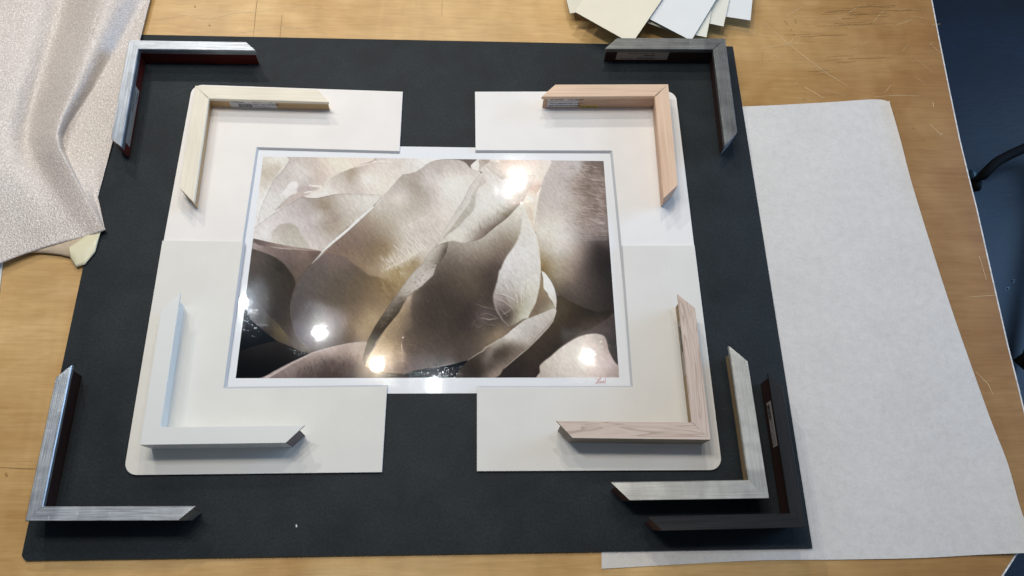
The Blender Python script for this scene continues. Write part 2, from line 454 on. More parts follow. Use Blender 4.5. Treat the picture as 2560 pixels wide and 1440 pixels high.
# ------------------------------------------------------------------ wrapping paper on the right
def curved(pts, n=6):
    out = []
    for i in range(len(pts) - 1):
        p0 = pts[max(i - 1, 0)]; p1 = pts[i]; p2 = pts[i + 1]; p3 = pts[min(i + 2, len(pts) - 1)]
        for k in range(n):
            t = k / n
            out.append(tuple(0.5 * ((2 * b) + (-a + c) * t + (2 * a - 5 * b + 4 * c - d) * t * t + (-a + 3 * b - 3 * c + d) * t ** 3)
                             for a, b, c, d in zip(p0, p1, p2, p3)))
    out.append(pts[-1]); return out
def grid_sheet(name, Lc, Rc, nu, nv, zf, mat, parent=None):
    """sheet between a left and a right edge curve, with a gentle lift"""
    def samp(c, t):
        q = t * (len(c) - 1); i = min(int(q), len(c) - 2); u = q - i
        return [c[i][k] * (1 - u) + c[i + 1][k] * u for k in (0, 1)]
    v = []; f = []
    for j in range(nv + 1):
        a = samp(Lc, j / nv); b = samp(Rc, j / nv)
        for i in range(nu + 1):
            s = i / nu
            x = a[0] * (1 - s) + b[0] * s; y = a[1] * (1 - s) + b[1] * s
            v.append(un(x, y, zf(s, j / nv)))
    for j in range(nv):
        for i in range(nu):
            k = j * (nu + 1) + i
            f.append((k, k + 1, k + nu + 2, k + nu + 1))
    return mesh_obj(name, v, f, mat, parent, smooth=True)
Lc = [(1500, 268), (1500, 600), (1502, 1000), (1504, 1422)]
Rc = curved([(2180, 249), (2219, 252), (2226, 262), (2252, 352), (2278, 452), (2320, 590), (2372, 752), (2425, 905), (2476, 1047), (2520, 1160), (2556, 1285), (2600, 1381)], 4)
def zpaper(s, t):
    base = 0.0010 + 0.0004 * math.sin(7 * s + 3 * t)
    lift = max(0, s - 0.75) / 0.25
    return base + 0.004 * lift * lift * (0.6 + 0.4 * math.sin(6 * t + 1)) + 0.006 * lift ** 2 * max(0, t - 0.7) / 0.3
def poly_paper():
    v = []; f = []
    nu, nv = 60, 60
    Tb = curved([(1500, 266), (1700, 268), (1860, 265), (2050, 256), (2180, 248), (2219, 252)], 10)
    Bb = curved([(1504, 1422), (1700, 1411), (1900, 1401), (2100, 1399), (2300, 1395), (2450, 1387), (2600, 1381)], 10)
    Rr = Rc[4:]
    def samp(c, t):
        q = t * (len(c) - 1); i = min(int(q), len(c) - 2); u = q - i
        return np.array([c[i][k] * (1 - u) + c[i + 1][k] * u for k in (0, 1)])
    P00, P10, P01, P11 = np.array(Tb[0]), np.array(Tb[-1]), np.array(Bb[0]), np.array(Bb[-1])
    for j in range(nv + 1):
        t = j / nv
        for i in range(nu + 1):
            s = i / nu
            S = (1 - t) * samp(Tb, s) + t * samp(Bb, s) + (1 - s) * samp(Lc, t) + s * samp(Rr, t) \
                - ((1 - s) * (1 - t) * P00 + s * (1 - t) * P10 + (1 - s) * t * P01 + s * t * P11)
            # keep the sheet below the black board where it passes under it
            z = zpaper(s, t)
            v.append(un(S[0], S[1], z))
    for j in range(nv):
        for i in range(nu):
            k = j * (nu + 1) + i
            f.append((k, k + 1, k + nu + 2, k + nu + 1))
    return mesh_obj('wrap_paper', v, f, MAT['wrap'], smooth=True)
pp = poly_paper()
tag(pp, 'large sheet of pale grey mottled wrapping paper partly under the black board', 'paper')

# ------------------------------------------------------------------ black board
ZB0, ZB = 0.0016, 0.0032
bw, bh = 0.508, 0.4135
bc = [(-bw, bh - 0.001), (bw, bh), (bw + 0.0005, -bh), (-bw + 0.006, -bh), (-bw, -bh + 0.006)]
slab('black_mat_board', [(x, y, ZB) for x, y in bc], [(x, y, ZB0) for x, y in bc], [MAT['black'], MAT['blackcore']], None,
     [0, 1, 1, 1, 1, 1, 1])
tag(bpy.data.objects['black_mat_board'], 'big rectangular black mat board lying under the mats and frame corners', 'mat board')

# ------------------------------------------------------------------ photo print
IC = (-0.0018, 0.0002); IW = 0.5367; IH = IW / 1.5; ITH = -0.0011
pr = empty('photo_print', (IC[0], IC[1], ZB), ITH)
tag(pr, 'glossy photograph of creamy white rose petals with a white border', 'photo print')
PZ = 0.0003
bl, br_ = -IW / 2 - 0.0155, IW / 2 + 0.0195
bt = un(1095, 367.5, ZB + PZ).y - IC[1]; bb = un(1080, 983.5, ZB + PZ).y - IC[1]

def photo_texture(nx, ny):
    """tonal drawing of the printed photograph, in print coordinates (y down the print)"""
    ii, jj = np.meshgrid(np.arange(nx + 1) / nx, np.arange(ny + 1) / ny)
    lx = (ii - 0.5) * IW; ly = (0.5 - jj) * IH
    c, s = math.cos(ITH), math.sin(ITH)
    P = np.stack([IC[0] + c * lx - s * ly, IC[1] + s * lx + c * ly, np.full_like(lx, ZB + PZ)], -1)
    X, Y = project(P)        # drawing coordinates of the digitised outlines
    img = np.zeros(X.shape + (3,))
    A = lambda x, y: (580 + x / 4.8, 380 + y / 4.8)
    B = lambda x, y: (1060 + x / 4.8, 380 + y / 4.8)
    C = lambda x, y: (580 + x / 4.8, 670 + y / 4.8)
    D = lambda x, y: (1060 + x / 4.8, 670 + y / 4.8)
    Z = lambda x, y: (560 + x / 2.2856, 360 + y / 2.2856)
    fn = dict(A=A, B=B, C=C, D=D, Z=Z)
    def T(seq):
        out = []; cur = A
        k = 0
        while k < len(seq):
            if isinstance(seq[k], str): cur = fn[seq[k]]; k += 1
            else: out.append(cur(seq[k], seq[k + 1])); k += 2
        return out
    def smoothp(p, n=3):
        m = len(p); out = []
        for i in range(m):
            p0, p1, p2, p3 = p[(i - 1) % m], p[i], p[(i + 1) % m], p[(i + 2) % m]
            # keep sharp corners
            for k in range(n):
                t = k / n; al = 0.35
                h = [(p2[q] - p0[q]) * al for q in (0, 1)]; g = [(p3[q] - p1[q]) * al for q in (0, 1)]
                out.append(tuple((2 * t ** 3 - 3 * t ** 2 + 1) * p1[q] + (t ** 3 - 2 * t ** 2 + t) * h[q] +
                                 (-2 * t ** 3 + 3 * t ** 2) * p2[q] + (t ** 3 - t ** 2) * g[q] for q in (0, 1)))
        return out
    def sdf(poly):
        q = np.array(poly); mg = 30
        x0, x1, y0, y1 = q[:, 0].min() - mg, q[:, 0].max() + mg, q[:, 1].min() - mg, q[:, 1].max() + mg
        box = (X > x0) & (X < x1) & (Y > y0) & (Y < y1)
        xs, ys = X[box], Y[box]
        d = np.full(xs.shape, 1e9); ins = np.zeros(xs.shape, bool)
        for i in range(len(q)):
            a = q[i]; b = q[(i + 1) % len(q)]
            ex, ey = b - a; wx, wy = xs - a[0], ys - a[1]
            t = np.clip((wx * ex + wy * ey) / (ex * ex + ey * ey + 1e-9), 0, 1)
            d = np.minimum(d, np.hypot(wx - ex * t, wy - ey * t))
            cnd = ((a[1] > ys) != (b[1] > ys))
            with np.errstate(divide='ignore', invalid='ignore'):
                xi = a[0] + (ys - a[1]) * ex / (ey if abs(ey) > 1e-9 else 1e-9)
            ins ^= cnd & (xs < xi)
        return box, np.where(ins, d, -d)
    def colour(xs, ys, pts, soft=9.0):
        Pq = np.array([p for p, c in pts], float); Cq = np.array([c for p, c in pts], float)
        if len(pts) == 1: return np.zeros(xs.shape + (3,)) + Cq[0]
        k = lambda d2: np.sqrt(d2 + soft)
        mean = Cq.mean(0)
        K = -k(((Pq[:, None] - Pq[None]) ** 2).sum(-1)) + 9.0 * np.eye(len(Pq))
        n_ = len(Pq); Mx = np.zeros((n_ + 1, n_ + 1)); Mx[:n_, :n_] = K; Mx[:n_, n_] = 1; Mx[n_, :n_] = 1
        sol = np.linalg.solve(Mx, np.vstack([Cq - mean, np.zeros((1, 3))]))
        acc = np.zeros(xs.shape + (3,)) + mean + sol[n_]
        for i in range(n_):
            acc -= k((xs - Pq[i, 0]) ** 2 + (ys - Pq[i, 1]) ** 2)[..., None] * sol[i]
        return np.clip(acc, Cq.min(0) - 6, Cq.max(0) + 6)
    def CP(seq):
        """list of quadrant letter, x, y, (r,g,b)"""
        out = []; cur = A; k = 0
        while k < len(seq):
            if isinstance(seq[k], str): cur = fn[seq[k]]; k += 1
            else: out.append((cur(seq[k], seq[k + 1]), seq[k + 2])); k += 3
        return out
    def layer(poly, pts, soft=0.8, alpha=1.0, sharp=False, edge=None):
        q = T(poly)
        if not sharp: q = smoothp(q)
        box, d = sdf(q)
        m = np.clip(d / (2 * soft) + 0.5, 0, 1); m = m * m * (3 - 2 * m) * alpha
        cc = colour(X[box], Y[box], CP(pts))
        if edge:   # thin darker or lighter rim just inside the outline
            wd, amt = edge
            cc = cc * (1 + amt * np.exp(-(np.maximum(d, 0) / wd) ** 2))[..., None]
        img[box] = img[box] * (1 - m[..., None]) + cc * m[..., None]
    def stroke(pts, wds, col, alpha=1.0, soft=0.7):
        q = np.array(T(pts)); n = len(q)
        if isinstance(wds, (int, float)): wds = [wds] * n
        mg = 14
        box = (X > q[:, 0].min() - mg) & (X < q[:, 0].max() + mg) & (Y > q[:, 1].min() - mg) & (Y < q[:, 1].max() + mg)
        xs, ys = X[box], Y[box]; m = np.zeros(xs.shape)
        for i in range(n - 1):
            a, b = q[i], q[i + 1]; e = b - a
            t = np.clip(((xs - a[0]) * e[0] + (ys - a[1]) * e[1]) / (e @ e + 1e-9), 0, 1)
            d = np.hypot(xs - a[0] - e[0] * t, ys - a[1] - e[1] * t)
            r = wds[i] * (1 - t) + wds[i + 1] * t
            m = np.maximum(m, np.clip((r / 2 - d) / soft + 0.5, 0, 1))
        m = m * alpha
        img[box] = img[box] * (1 - m[..., None]) + np.array(col, float) * m[..., None]

    img[:] = (120, 108, 98)
    def lift(seq, f, ymax):
        out = []; cur = 'A'; k = 0
        while k < len(seq):
            if isinstance(seq[k], str): cur = seq[k]; out.append(cur); k += 1
            else:
                x, y, c = seq[k:k + 3]
                g = f if (cur == 'B' and y < ymax) else f * 0.45
                out += [x, y, tuple(v + g * (1 - v / 255) * 2 for v in c)]; k += 3
        return out
    # --- upper left petals
    layer(['A', 150, 20, 760, 20, 740, 400, 300, 920, 100, 920], ['A', 420, 75, (196, 186, 172), 550, 80, (212, 206, 192), 450, 110, (214, 210, 198), 600, 120, (208, 204, 192), 450, 170, (188, 176, 158), 550, 180, (182, 170, 152), 400, 300, (180, 167, 150), 480, 330, (196, 188, 172), 340, 480, (206, 200, 190), 320, 620, (212, 206, 200), 300, 800, (210, 204, 196)], sharp=True)
    stroke(['A', 640, 150, 560, 270, 440, 440, 360, 600, 320, 740], [3, 5, 7, 6, 4], (218, 213, 203), 0.7, 4)
    layer(['A', 740, 30, 690, 95, 600, 225, 500, 330, 440, 450, 380, 580, 335, 700, 300, 880, 280, 960, 700, 700, 1100, 480, 2300, 500, 2300, 20],
          ['A', 700, 150, (188, 178, 170), 640, 260, (182, 172, 165), 800, 200, (200, 194, 185), 820, 110, (184, 172, 163), 880, 60, (178, 164, 154), 950, 120, (186, 172, 160), 1000, 220, (188, 172, 158), 1010, 330, (184, 167, 156), 930, 320, (186, 176, 168), 1200, 130, (214, 202, 182), 1350, 160, (218, 206, 186), 1200, 220, (208, 192, 176), 1130, 350, (198, 182, 166), 1450, 100, (214, 192, 174), 1600, 80, (216, 198, 184), 560, 420, (190, 180, 174), 480, 480, (196, 190, 184), 420, 640, (200, 196, 190), 340, 800, (204, 200, 192), 650, 560, (200, 194, 186), 860, 430, (180, 168, 160), 1000, 440, (196, 180, 166), 900, 260, (194, 186, 178)], 1.0, edge=(3, -0.08))
    layer(['A', 590, 510, 640, 440, 700, 365, 775, 355, 790, 430, 780, 485, 690, 525], ['A', 620, 480, (214, 204, 199), 740, 400, (216, 208, 202), 760, 470, (208, 196, 190)], 2.5)
    layer(['A', 515, 700, 600, 610, 700, 525, 800, 490, 870, 480, 980, 485, 850, 535, 760, 600, 640, 650], ['A', 560, 660, (176, 164, 156), 700, 570, (178, 165, 156), 850, 510, (188, 170, 160)], 1.5)
    layer(['A', 780, 430, 870, 400, 960, 420, 1050, 440, 900, 475, 800, 480], ['A', 850, 440, (176, 160, 154)], 4, 0.8)
    stroke(['A', 925, 398, 990, 408, 1062, 412], [2, 5, 3], (222, 212, 198), 0.9)
    stroke(['A', 870, 488, 920, 480, 965, 474], [2, 4, 2], (222, 214, 202), 0.9)
    # --- upper middle petal
    layer(['A', 1010, 460, 1110, 380, 1200, 290, 1290, 245, 1400, 210, 1480, 180, 1560, 150, 1640, 130, 1700, 100, 1730, 72, 2140, 60, 2080, 180, 2000, 300, 1930, 420, 1800, 620, 1400, 700, 830, 560, 900, 520, 960, 480],
          ['A', 1230, 310, (190, 178, 166), 1330, 300, (184, 172, 158), 1430, 235, (158, 143, 126), 1480, 260, (166, 152, 136), 1410, 290, (160, 147, 130), 1440, 400, (184, 168, 156), 1300, 430, (194, 183, 172), 1560, 300, (212, 201, 188), 1600, 360, (214, 205, 193), 1700, 330, (212, 200, 186), 1560, 450, (192, 178, 168), 1750, 430, (208, 196, 180), 1680, 180, (200, 187, 174), 1600, 200, (196, 180, 166), 1850, 140, (204, 192, 180), 1980, 150, (198, 187, 176), 1850, 300, (208, 196, 182), 1950, 100, (206, 196, 184), 1000, 510, (212, 203, 192), 1150, 470, (214, 206, 194), 1050, 450, (196, 185, 172), 1800, 90, (192, 178, 170)], 0.9)
    stroke(['A', 1480, 190, 1560, 158, 1640, 138, 1720, 118, 1800, 110, 1900, 112], [1, 4, 3, 4, 4, 2], (222, 206, 192), 0.7, 1.4)
    stroke(['A', 1540, 150, 1640, 128, 1690, 108, 1730, 74], [1, 3, 3, 2], (160, 138, 126), 0.6, 1.2)
    stroke(['A', 1100, 385, 1200, 295, 1300, 245, 1400, 212], [2, 3, 3, 1], (214, 205, 190), 0.5, 1.4)
    # --- left petal with the round shadow
    layer(['A', 240, 935, 380, 825, 500, 738, 620, 665, 750, 590, 842, 532, 900, 548, 1010, 553, 1100, 535, 1250, 505, 1400, 500, 1560, 510, 1680, 512, 1800, 520, 1700, 660, 1400, 1000, 1080, 1200, 900, 1178, 740, 1168, 600, 1158, 400, 1125, 310, 1090, 240, 1040],
          ['A', 830, 580, (170, 158, 152), 940, 620, (160, 148, 142), 1080, 620, (148, 134, 116), 1100, 680, (150, 137, 120), 700, 700, (182, 172, 166), 600, 760, (192, 183, 178), 420, 860, (200, 192, 188), 900, 720, (172, 161, 155), 1040, 770, (196, 186, 179), 800, 850, (190, 180, 175), 950, 880, (178, 167, 162), 1060, 850, (168, 156, 146), 1230, 740, (160, 146, 134), 1250, 850, (158, 144, 130), 1150, 900, (160, 148, 132), 1180, 960, (166, 152, 138), 1300, 600, (186, 176, 163), 1500, 580, (200, 193, 182), 1600, 600, (200, 193, 182), 1400, 750, (186, 176, 163), 1350, 850, (176, 165, 148), 1480, 720, (184, 176, 163), 1040, 1050, (188, 176, 168), 920, 960, (182, 171, 164), 1000, 1130, (192, 180, 170), 320, 960, (204, 196, 192), 380, 1050, (206, 198, 192), 300, 900, (196, 188, 182), 1150, 1040, (180, 168, 158)], 0.8, edge=(1.4, -0.16))
    layer(['A', 470, 960, 520, 915, 560, 875, 650, 855, 740, 868, 795, 920, 830, 990, 880, 1040, 915, 1100, 925, 1185, 600, 1165, 480, 1140, 430, 1090, 480, 1020], ['A', 620, 900, (166, 156, 146), 560, 950, (178, 170, 158), 700, 950, (174, 166, 153), 640, 1060, (184, 176, 162), 800, 1050, (176, 168, 154), 860, 1130, (180, 172, 158), 480, 1070, (196, 188, 178)], 2.2)
    layer(['A', 248, 1038, 400, 1070, 560, 1105, 760, 1140, 920, 1160, 1080, 1192, 900, 1180, 740, 1168, 560, 1150, 400, 1125, 310, 1105], ['A', 300, 1075, (112, 98, 92), 450, 1110, (132, 116, 108), 700, 1150, (158, 140, 130), 1000, 1180, (150, 130, 120)], 0.8)
    # --- lower left shaded petals
    layer(['A', 230, 1090, 320, 1118, 450, 1140, 600, 1162, 760, 1172, 900, 1182, 1090, 1200, 980, 1330, 'C', 900, 20, 770, 200, 700, 450, 720, 700, 1000, 1060, 700, 960, 500, 880, 250, 640, 120, 500, 180, 0],
          ['A', 300, 1130, (160, 145, 140), 400, 1160, (132, 116, 110), 600, 1220, (124, 108, 102), 560, 1180, (128, 112, 106), 800, 1230, (128, 111, 102), 900, 1230, (138, 118, 106), 960, 1230, (116, 98, 90), 840, 1350, (118, 102, 92), 750, 1400, (110, 95, 87), 'C', 740, 60, (112, 98, 86), 800, 50, (118, 102, 90), 760, 150, (104, 90, 78), 300, 300, (84, 77, 76), 400, 430, (86, 78, 75), 300, 500, (88, 80, 78), 350, 620, (72, 66, 62), 540, 740, (108, 94, 68), 620, 800, (112, 98, 72), 700, 880, (92, 80, 62), 480, 650, (86, 78, 68), 450, 800, (66, 58, 54), 850, 980, (84, 72, 62)], 0.8)
    layer(['A', 215, 1175, 330, 1190, 430, 1225, 540, 1275, 610, 1330, 660, 1385, 700, 1440, 'C', 730, 90, 765, 190, 730, 320, 700, 430, 705, 560, 740, 720, 800, 860, 900, 960, 960, 1040, 800, 960, 640, 780, 540, 660, 430, 560, 330, 420, 260, 300, 200, 230, 190, 100],
          ['A', 300, 1230, (98, 88, 82), 400, 1330, (90, 82, 76), 550, 1400, (66, 60, 52), 'C', 300, 80, (92, 84, 78), 550, 80, (78, 72, 64), 640, 120, (74, 66, 58), 400, 280, (76, 70, 64), 600, 350, (72, 64, 56), 500, 550, (68, 60, 55), 650, 600, (74, 65, 56), 700, 780, (80, 70, 58), 850, 940, (84, 72, 58)], 2.0)
    stroke(['A', 380, 1150, 430, 1205, 520, 1250], [1, 3, 1], (150, 134, 126), 0.6, 2)
    layer(['C', 60, 480, 165, 500, 220, 610, 320, 700, 420, 785, 530, 870, 560, 885, 450, 910, 250, 955, 60, 1015], ['C', 200, 700, (3, 15, 30), 160, 560, (6, 22, 40), 300, 850, (2, 14, 28), 150, 950, (3, 10, 20), 480, 870, (2, 12, 22)], 1.0)
    layer(['C', 40, 1020, 120, 990, 250, 945, 420, 900, 545, 882, 700, 940, 820, 1000, 930, 1030, 820, 1080, 640, 1180, 480, 1270, 380, 1345, 0, 1345], ['C', 300, 960, (44, 38, 36), 500, 930, (50, 43, 40), 200, 1100, (24, 20, 20), 500, 1100, (26, 22, 22), 700, 1010, (34, 29, 26), 700, 1100, (24, 20, 19), 150, 1280, (10, 9, 12), 330, 1290, (12, 10, 12), 450, 1200, (18, 15, 16)], 1.0, edge=(2, 0.2))
    # --- upper centre background strip and the large central petal
    layer(['A', 2130, 60, 2080, 180, 2000, 300, 1900, 440, 1800, 560, 2000, 420, 2200, 300, 'B', 0, 200, 100, 130, 200, 90, 700, 90, 700, 300, 600, 240, 560, 160, 620, 60],
          ['A', 2200, 130, (204, 197, 187), 2120, 220, (198, 190, 180), 2300, 110, (214, 208, 198), 2050, 300, (202, 195, 185), 2000, 350, (196, 190, 176), 'B', 50, 110, (218, 212, 202), 540, 100, (222, 214, 200), 620, 160, (220, 210, 196), 600, 200, (212, 202, 190)], 0.8)
    layer(['A', 2045, 275, 2120, 262, 2200, 240, 2260, 205, 2330, 155, 'B', 0, 165, 60, 130, 120, 105, 200, 92, 330, 88, 430, 98, 500, 130, 540, 175, 580, 205, 640, 225, 690, 235, 620, 330, 560, 450, 700, 900, 300, 1200, 'D', 100, 100, 'C', 2200, 300, 1900, 700, 1640, 960, 1400, 930, 1150, 980, 985, 1060, 900, 960, 800, 850, 745, 720, 712, 600, 705, 450, 725, 330, 765, 210, 820, 110, 905, 0,
           'A', 960, 1325, 1075, 1200, 1200, 1075, 1330, 950, 1450, 850, 1560, 770, 1680, 665, 1750, 590, 1850, 490, 1950, 380],
          ['A', 2120, 310, (170, 158, 146), 2050, 370, (166, 155, 142), 2160, 400, (156, 144, 130), 2200, 290, (164, 152, 142), 2300, 280, (172, 162, 152), 2250, 420, (160, 149, 136), 2180, 520, (162, 151, 138), 1900, 500, (184, 174, 162), 2000, 480, (180, 170, 160), 2080, 470, (186, 176, 166), 2330, 380, (196, 187, 177), 2350, 580, (172, 160, 147), 2200, 560, (176, 165, 152),
           1830, 560, (192, 182, 170), 2000, 540, (206, 198, 186), 1930, 640, (186, 175, 160), 2100, 700, (178, 166, 150), 2250, 700, (180, 168, 154), 2350, 760, (184, 172, 158), 1750, 680, (184, 173, 160), 1680, 760, (172, 158, 142), 1850, 780, (174, 162, 146), 2000, 850, (180, 168, 152), 2200, 830, (192, 181, 167), 1600, 850, (156, 138, 122), 1700, 900, (156, 140, 124), 1500, 950, (142, 124, 110), 1850, 980, (160, 145, 126), 1950, 960, (172, 160, 144), 2130, 900, (202, 192, 178), 2200, 1000, (196, 185, 172), 2100, 1000, (190, 180, 165), 2300, 900, (190, 178, 166),
           1400, 1040, (134, 116, 104), 1550, 1100, (136, 118, 104), 1700, 1100, (138, 120, 98), 1850, 1120, (144, 124, 98), 1300, 1130, (132, 113, 100), 1180, 1170, (136, 116, 104), 1450, 1200, (136, 117, 98), 1700, 1250, (138, 118, 92), 1880, 1220, (152, 132, 104), 2050, 1150, (190, 176, 158), 2250, 1150, (208, 197, 184), 1950, 1300, (196, 182, 162), 2100, 1250, (204, 193, 178), 1800, 1380, (170, 152, 130), 2000, 1390, (150, 128, 90), 2180, 1320, (154, 132, 98), 2300, 1280, (186, 172, 154), 2350, 1180, (200, 188, 174), 2100, 1430, (150, 130, 94),
           'B', 60, 150, (172, 160, 152), 200, 180, (176, 165, 155), 330, 130, (182, 172, 160), 180, 240, (170, 160, 150), 420, 200, (178, 168, 158), 470, 290, (202, 193, 182), 540, 240, (192, 182, 170), 40, 230, (190, 178, 170), 20, 290, (184, 172, 163), 150, 290, (204, 196, 186), 300, 330, (216, 208, 196), 430, 400, (214, 207, 194), 100, 400, (192, 182, 172), 50, 420, (176, 164, 154), 200, 520, (202, 193, 182), 320, 500, (212, 204, 192), 380, 620, (206, 198, 186), 20, 580, (176, 162, 152), 80, 700, (196, 184, 172), 200, 700, (204, 194, 182), 30, 830, (202, 192, 178), 250, 830, (196, 185, 172), 60, 950, (190, 177, 165), 150, 1020, (196, 185, 172), 20, 1100, (190, 176, 165),
           'C', 1850, 60, (172, 152, 122), 2000, 120, (158, 136, 96), 1900, 200, (146, 124, 86), 2000, 60, (156, 134, 94), 2060, 60, (190, 176, 152), 1900, 300, (140, 118, 86), 1950, 350, (140, 118, 90)], 0.8, edge=(1.2, -0.10))
    # dark crease notch and shaded lower half of the central petal
    layer(['A', 1040, 1222, 1130, 1213, 1220, 1222, 1330, 1245, 1400, 1285, 1470, 1345, 1580, 1420, 'C', 1560, 20, 1650, 90, 1760, 110, 1850, 150, 1930, 260, 1900, 380, 1990, 500, 1900, 700, 1640, 980, 1400, 930, 1150, 980, 985, 1060, 900, 960, 800, 850, 745, 720, 712, 600, 705, 450, 725, 330, 765, 210, 820, 110, 905, 0, 'A', 960, 1325],
          ['A', 1150, 1260, (126, 110, 102), 1300, 1320, (122, 107, 98), 1050, 1350, (118, 104, 98), 1450, 1400, (114, 99, 88), 'C', 1000, 60, (108, 98, 90), 1250, 60, (112, 100, 88), 1450, 60, (110, 97, 82), 1650, 120, (122, 104, 78), 1850, 200, (142, 121, 84), 1900, 330, (140, 118, 86), 850, 300, (100, 92, 88), 900, 450, (98, 89, 86), 1100, 350, (106, 94, 84), 1300, 380, (108, 94, 78), 1500, 400, (120, 103, 82), 1700, 400, (136, 116, 90), 1850, 450, (146, 125, 97), 1500, 560, (134, 115, 92), 1200, 550, (112, 98, 84), 850, 650, (92, 83, 79), 1350, 700, (134, 116, 96), 1600, 620, (160, 138, 108), 1700, 600, (170, 148, 116), 1550, 760, (166, 144, 112), 1420, 800, (124, 106, 88), 900, 820, (88, 78, 72), 950, 950, (78, 66, 58), 1100, 920, (86, 75, 66), 1300, 880, (98, 84, 70), 1500, 860, (126, 106, 84), 1100, 750, (100, 90, 82)], 3.5)
    # white rolled rim
    stroke(['A', 1800, 560, 1720, 640, 1660, 690, 1600, 745, 1500, 830, 1400, 925, 1300, 1010, 1200, 1095, 1110, 1180, 1030, 1270, 960, 1340], [1, 2, 4, 6.5, 8, 7, 7.5, 7, 6, 3.5, 1], (216, 212, 202), 0.95, 1.2)
    stroke(['A', 1650, 720, 1500, 860, 1400, 950, 1300, 1035, 1200, 1115, 1100, 1200, 960, 1345, 'C', 905, 5, 820, 112, 768, 208, 730, 330, 712, 450], [1, 1.5, 2, 2, 2, 1.8, 1.4, 1.4, 1.6, 1.6, 1.6, 0.8], (96, 78, 66), 0.55, 1.2)
    stroke(['A', 1730, 620, 1700, 650], [1, 2.5], (120, 105, 92), 0.8, 1)
    # crinkles catching the light
    rg = np.random.RandomState(3)
    for k in range(110):
        f = rg.rand(); px = 1870 + f * 520 + rg.randn() * 45; py = 1385 - f * 400 + rg.randn() * 62
        L = 34 + rg.rand() * 60; an = math.radians(50 + rg.randn() * 7)
        stroke(['A', px - L * math.cos(an), py - L * math.sin(an), px - L * .4 * math.cos(an) + 3, py - L * .4 * math.sin(an), px, py], [0.4, 1.6, 2.4], (216, 206, 192), 0.36 + 0.22 * rg.rand(), 2.2)
        stroke(['A', px - L * math.cos(an) + 12, py - L * math.sin(an) - 9, px + 10, py - 7], [0.6, 2.0], (150, 132, 112), 0.25, 2.4)
    stroke(['A', 1860, 1400, 1990, 1345, 2140, 1262, 2290, 1160, 2400, 1060], [1, 3, 3.4, 3, 1], (214, 204, 188), 0.5, 3)
    stroke(['A', 2050, 905, 2180, 850, 2300, 790, 2400, 720], [1, 3, 4, 2], (208, 199, 186), 0.5, 3)
    for k in range(12):
        stroke(['A', 1780 + 30 * k, 1440 - 6 * k, 1900 + 34 * k, 1370 - 22 * k], [0.8, 1.8], (218, 206, 188), 0.4, 1.4)
    for k in range(16):
        x = 1750 + rg.rand() * 280; y = 20 + rg.rand() * 230
        stroke(['C', x, y, x + 50, y + 60 + rg.randn() * 8, x + 66, y + 110], [0.4, 2.0, 0.5], (196, 178, 148), 0.22, 2.4)
    # --- background above the roll, gap strips, right background
    layer(['B', 690, 60, 1560, 60, 1530, 200, 1440, 320, 1400, 480, 1365, 680, 1345, 960, 1290, 880, 1220, 720, 1180, 640, 1100, 500, 900, 350, 740, 180],
          ['B', 800, 110, (202, 190, 178), 900, 140, (206, 186, 170), 1100, 140, (206, 180, 163), 1350, 130, (206, 182, 166), 1000, 190, (206, 186, 170), 1250, 195, (198, 182, 168), 1150, 240, (206, 198, 186), 850, 230, (196, 186, 172), 1000, 260, (204, 197, 184), 1330, 260, (206, 196, 182), 1450, 120, (216, 202, 188), 1460, 230, (218, 202, 186), 1370, 340, (216, 198, 182), 1350, 430, (190, 162, 144), 1380, 420, (186, 160, 144), 1270, 440, (184, 160, 142), 1300, 500, (206, 188, 170), 1270, 560, (222, 212, 198), 1300, 620, (208, 190, 170), 1340, 550, (210, 194, 176), 1260, 700, (200, 182, 160), 1310, 780, (204, 186, 164), 940, 310, (184, 174, 160)], 0.8)
    layer(['B', 1290, 402, 1405, 402, 1350, 500, 1310, 470, 1262, 440], ['B', 1340, 430, (182, 156, 138)], 1.0)
    stroke(['B', 1235, 535, 1275, 562, 1320, 590], [3, 6, 4], (224, 216, 202), 0.9, 1.5)
    stroke(['B', 1405, 425, 1370, 500, 1345, 620, 1330, 740, 1318, 860], [3, 6, 5, 5, 3], (222, 208, 192), 0.8, 1.5)
    stroke(['B', 760, 105, 830, 102, 900, 106], 3, (222, 212, 198), 0.6, 2)
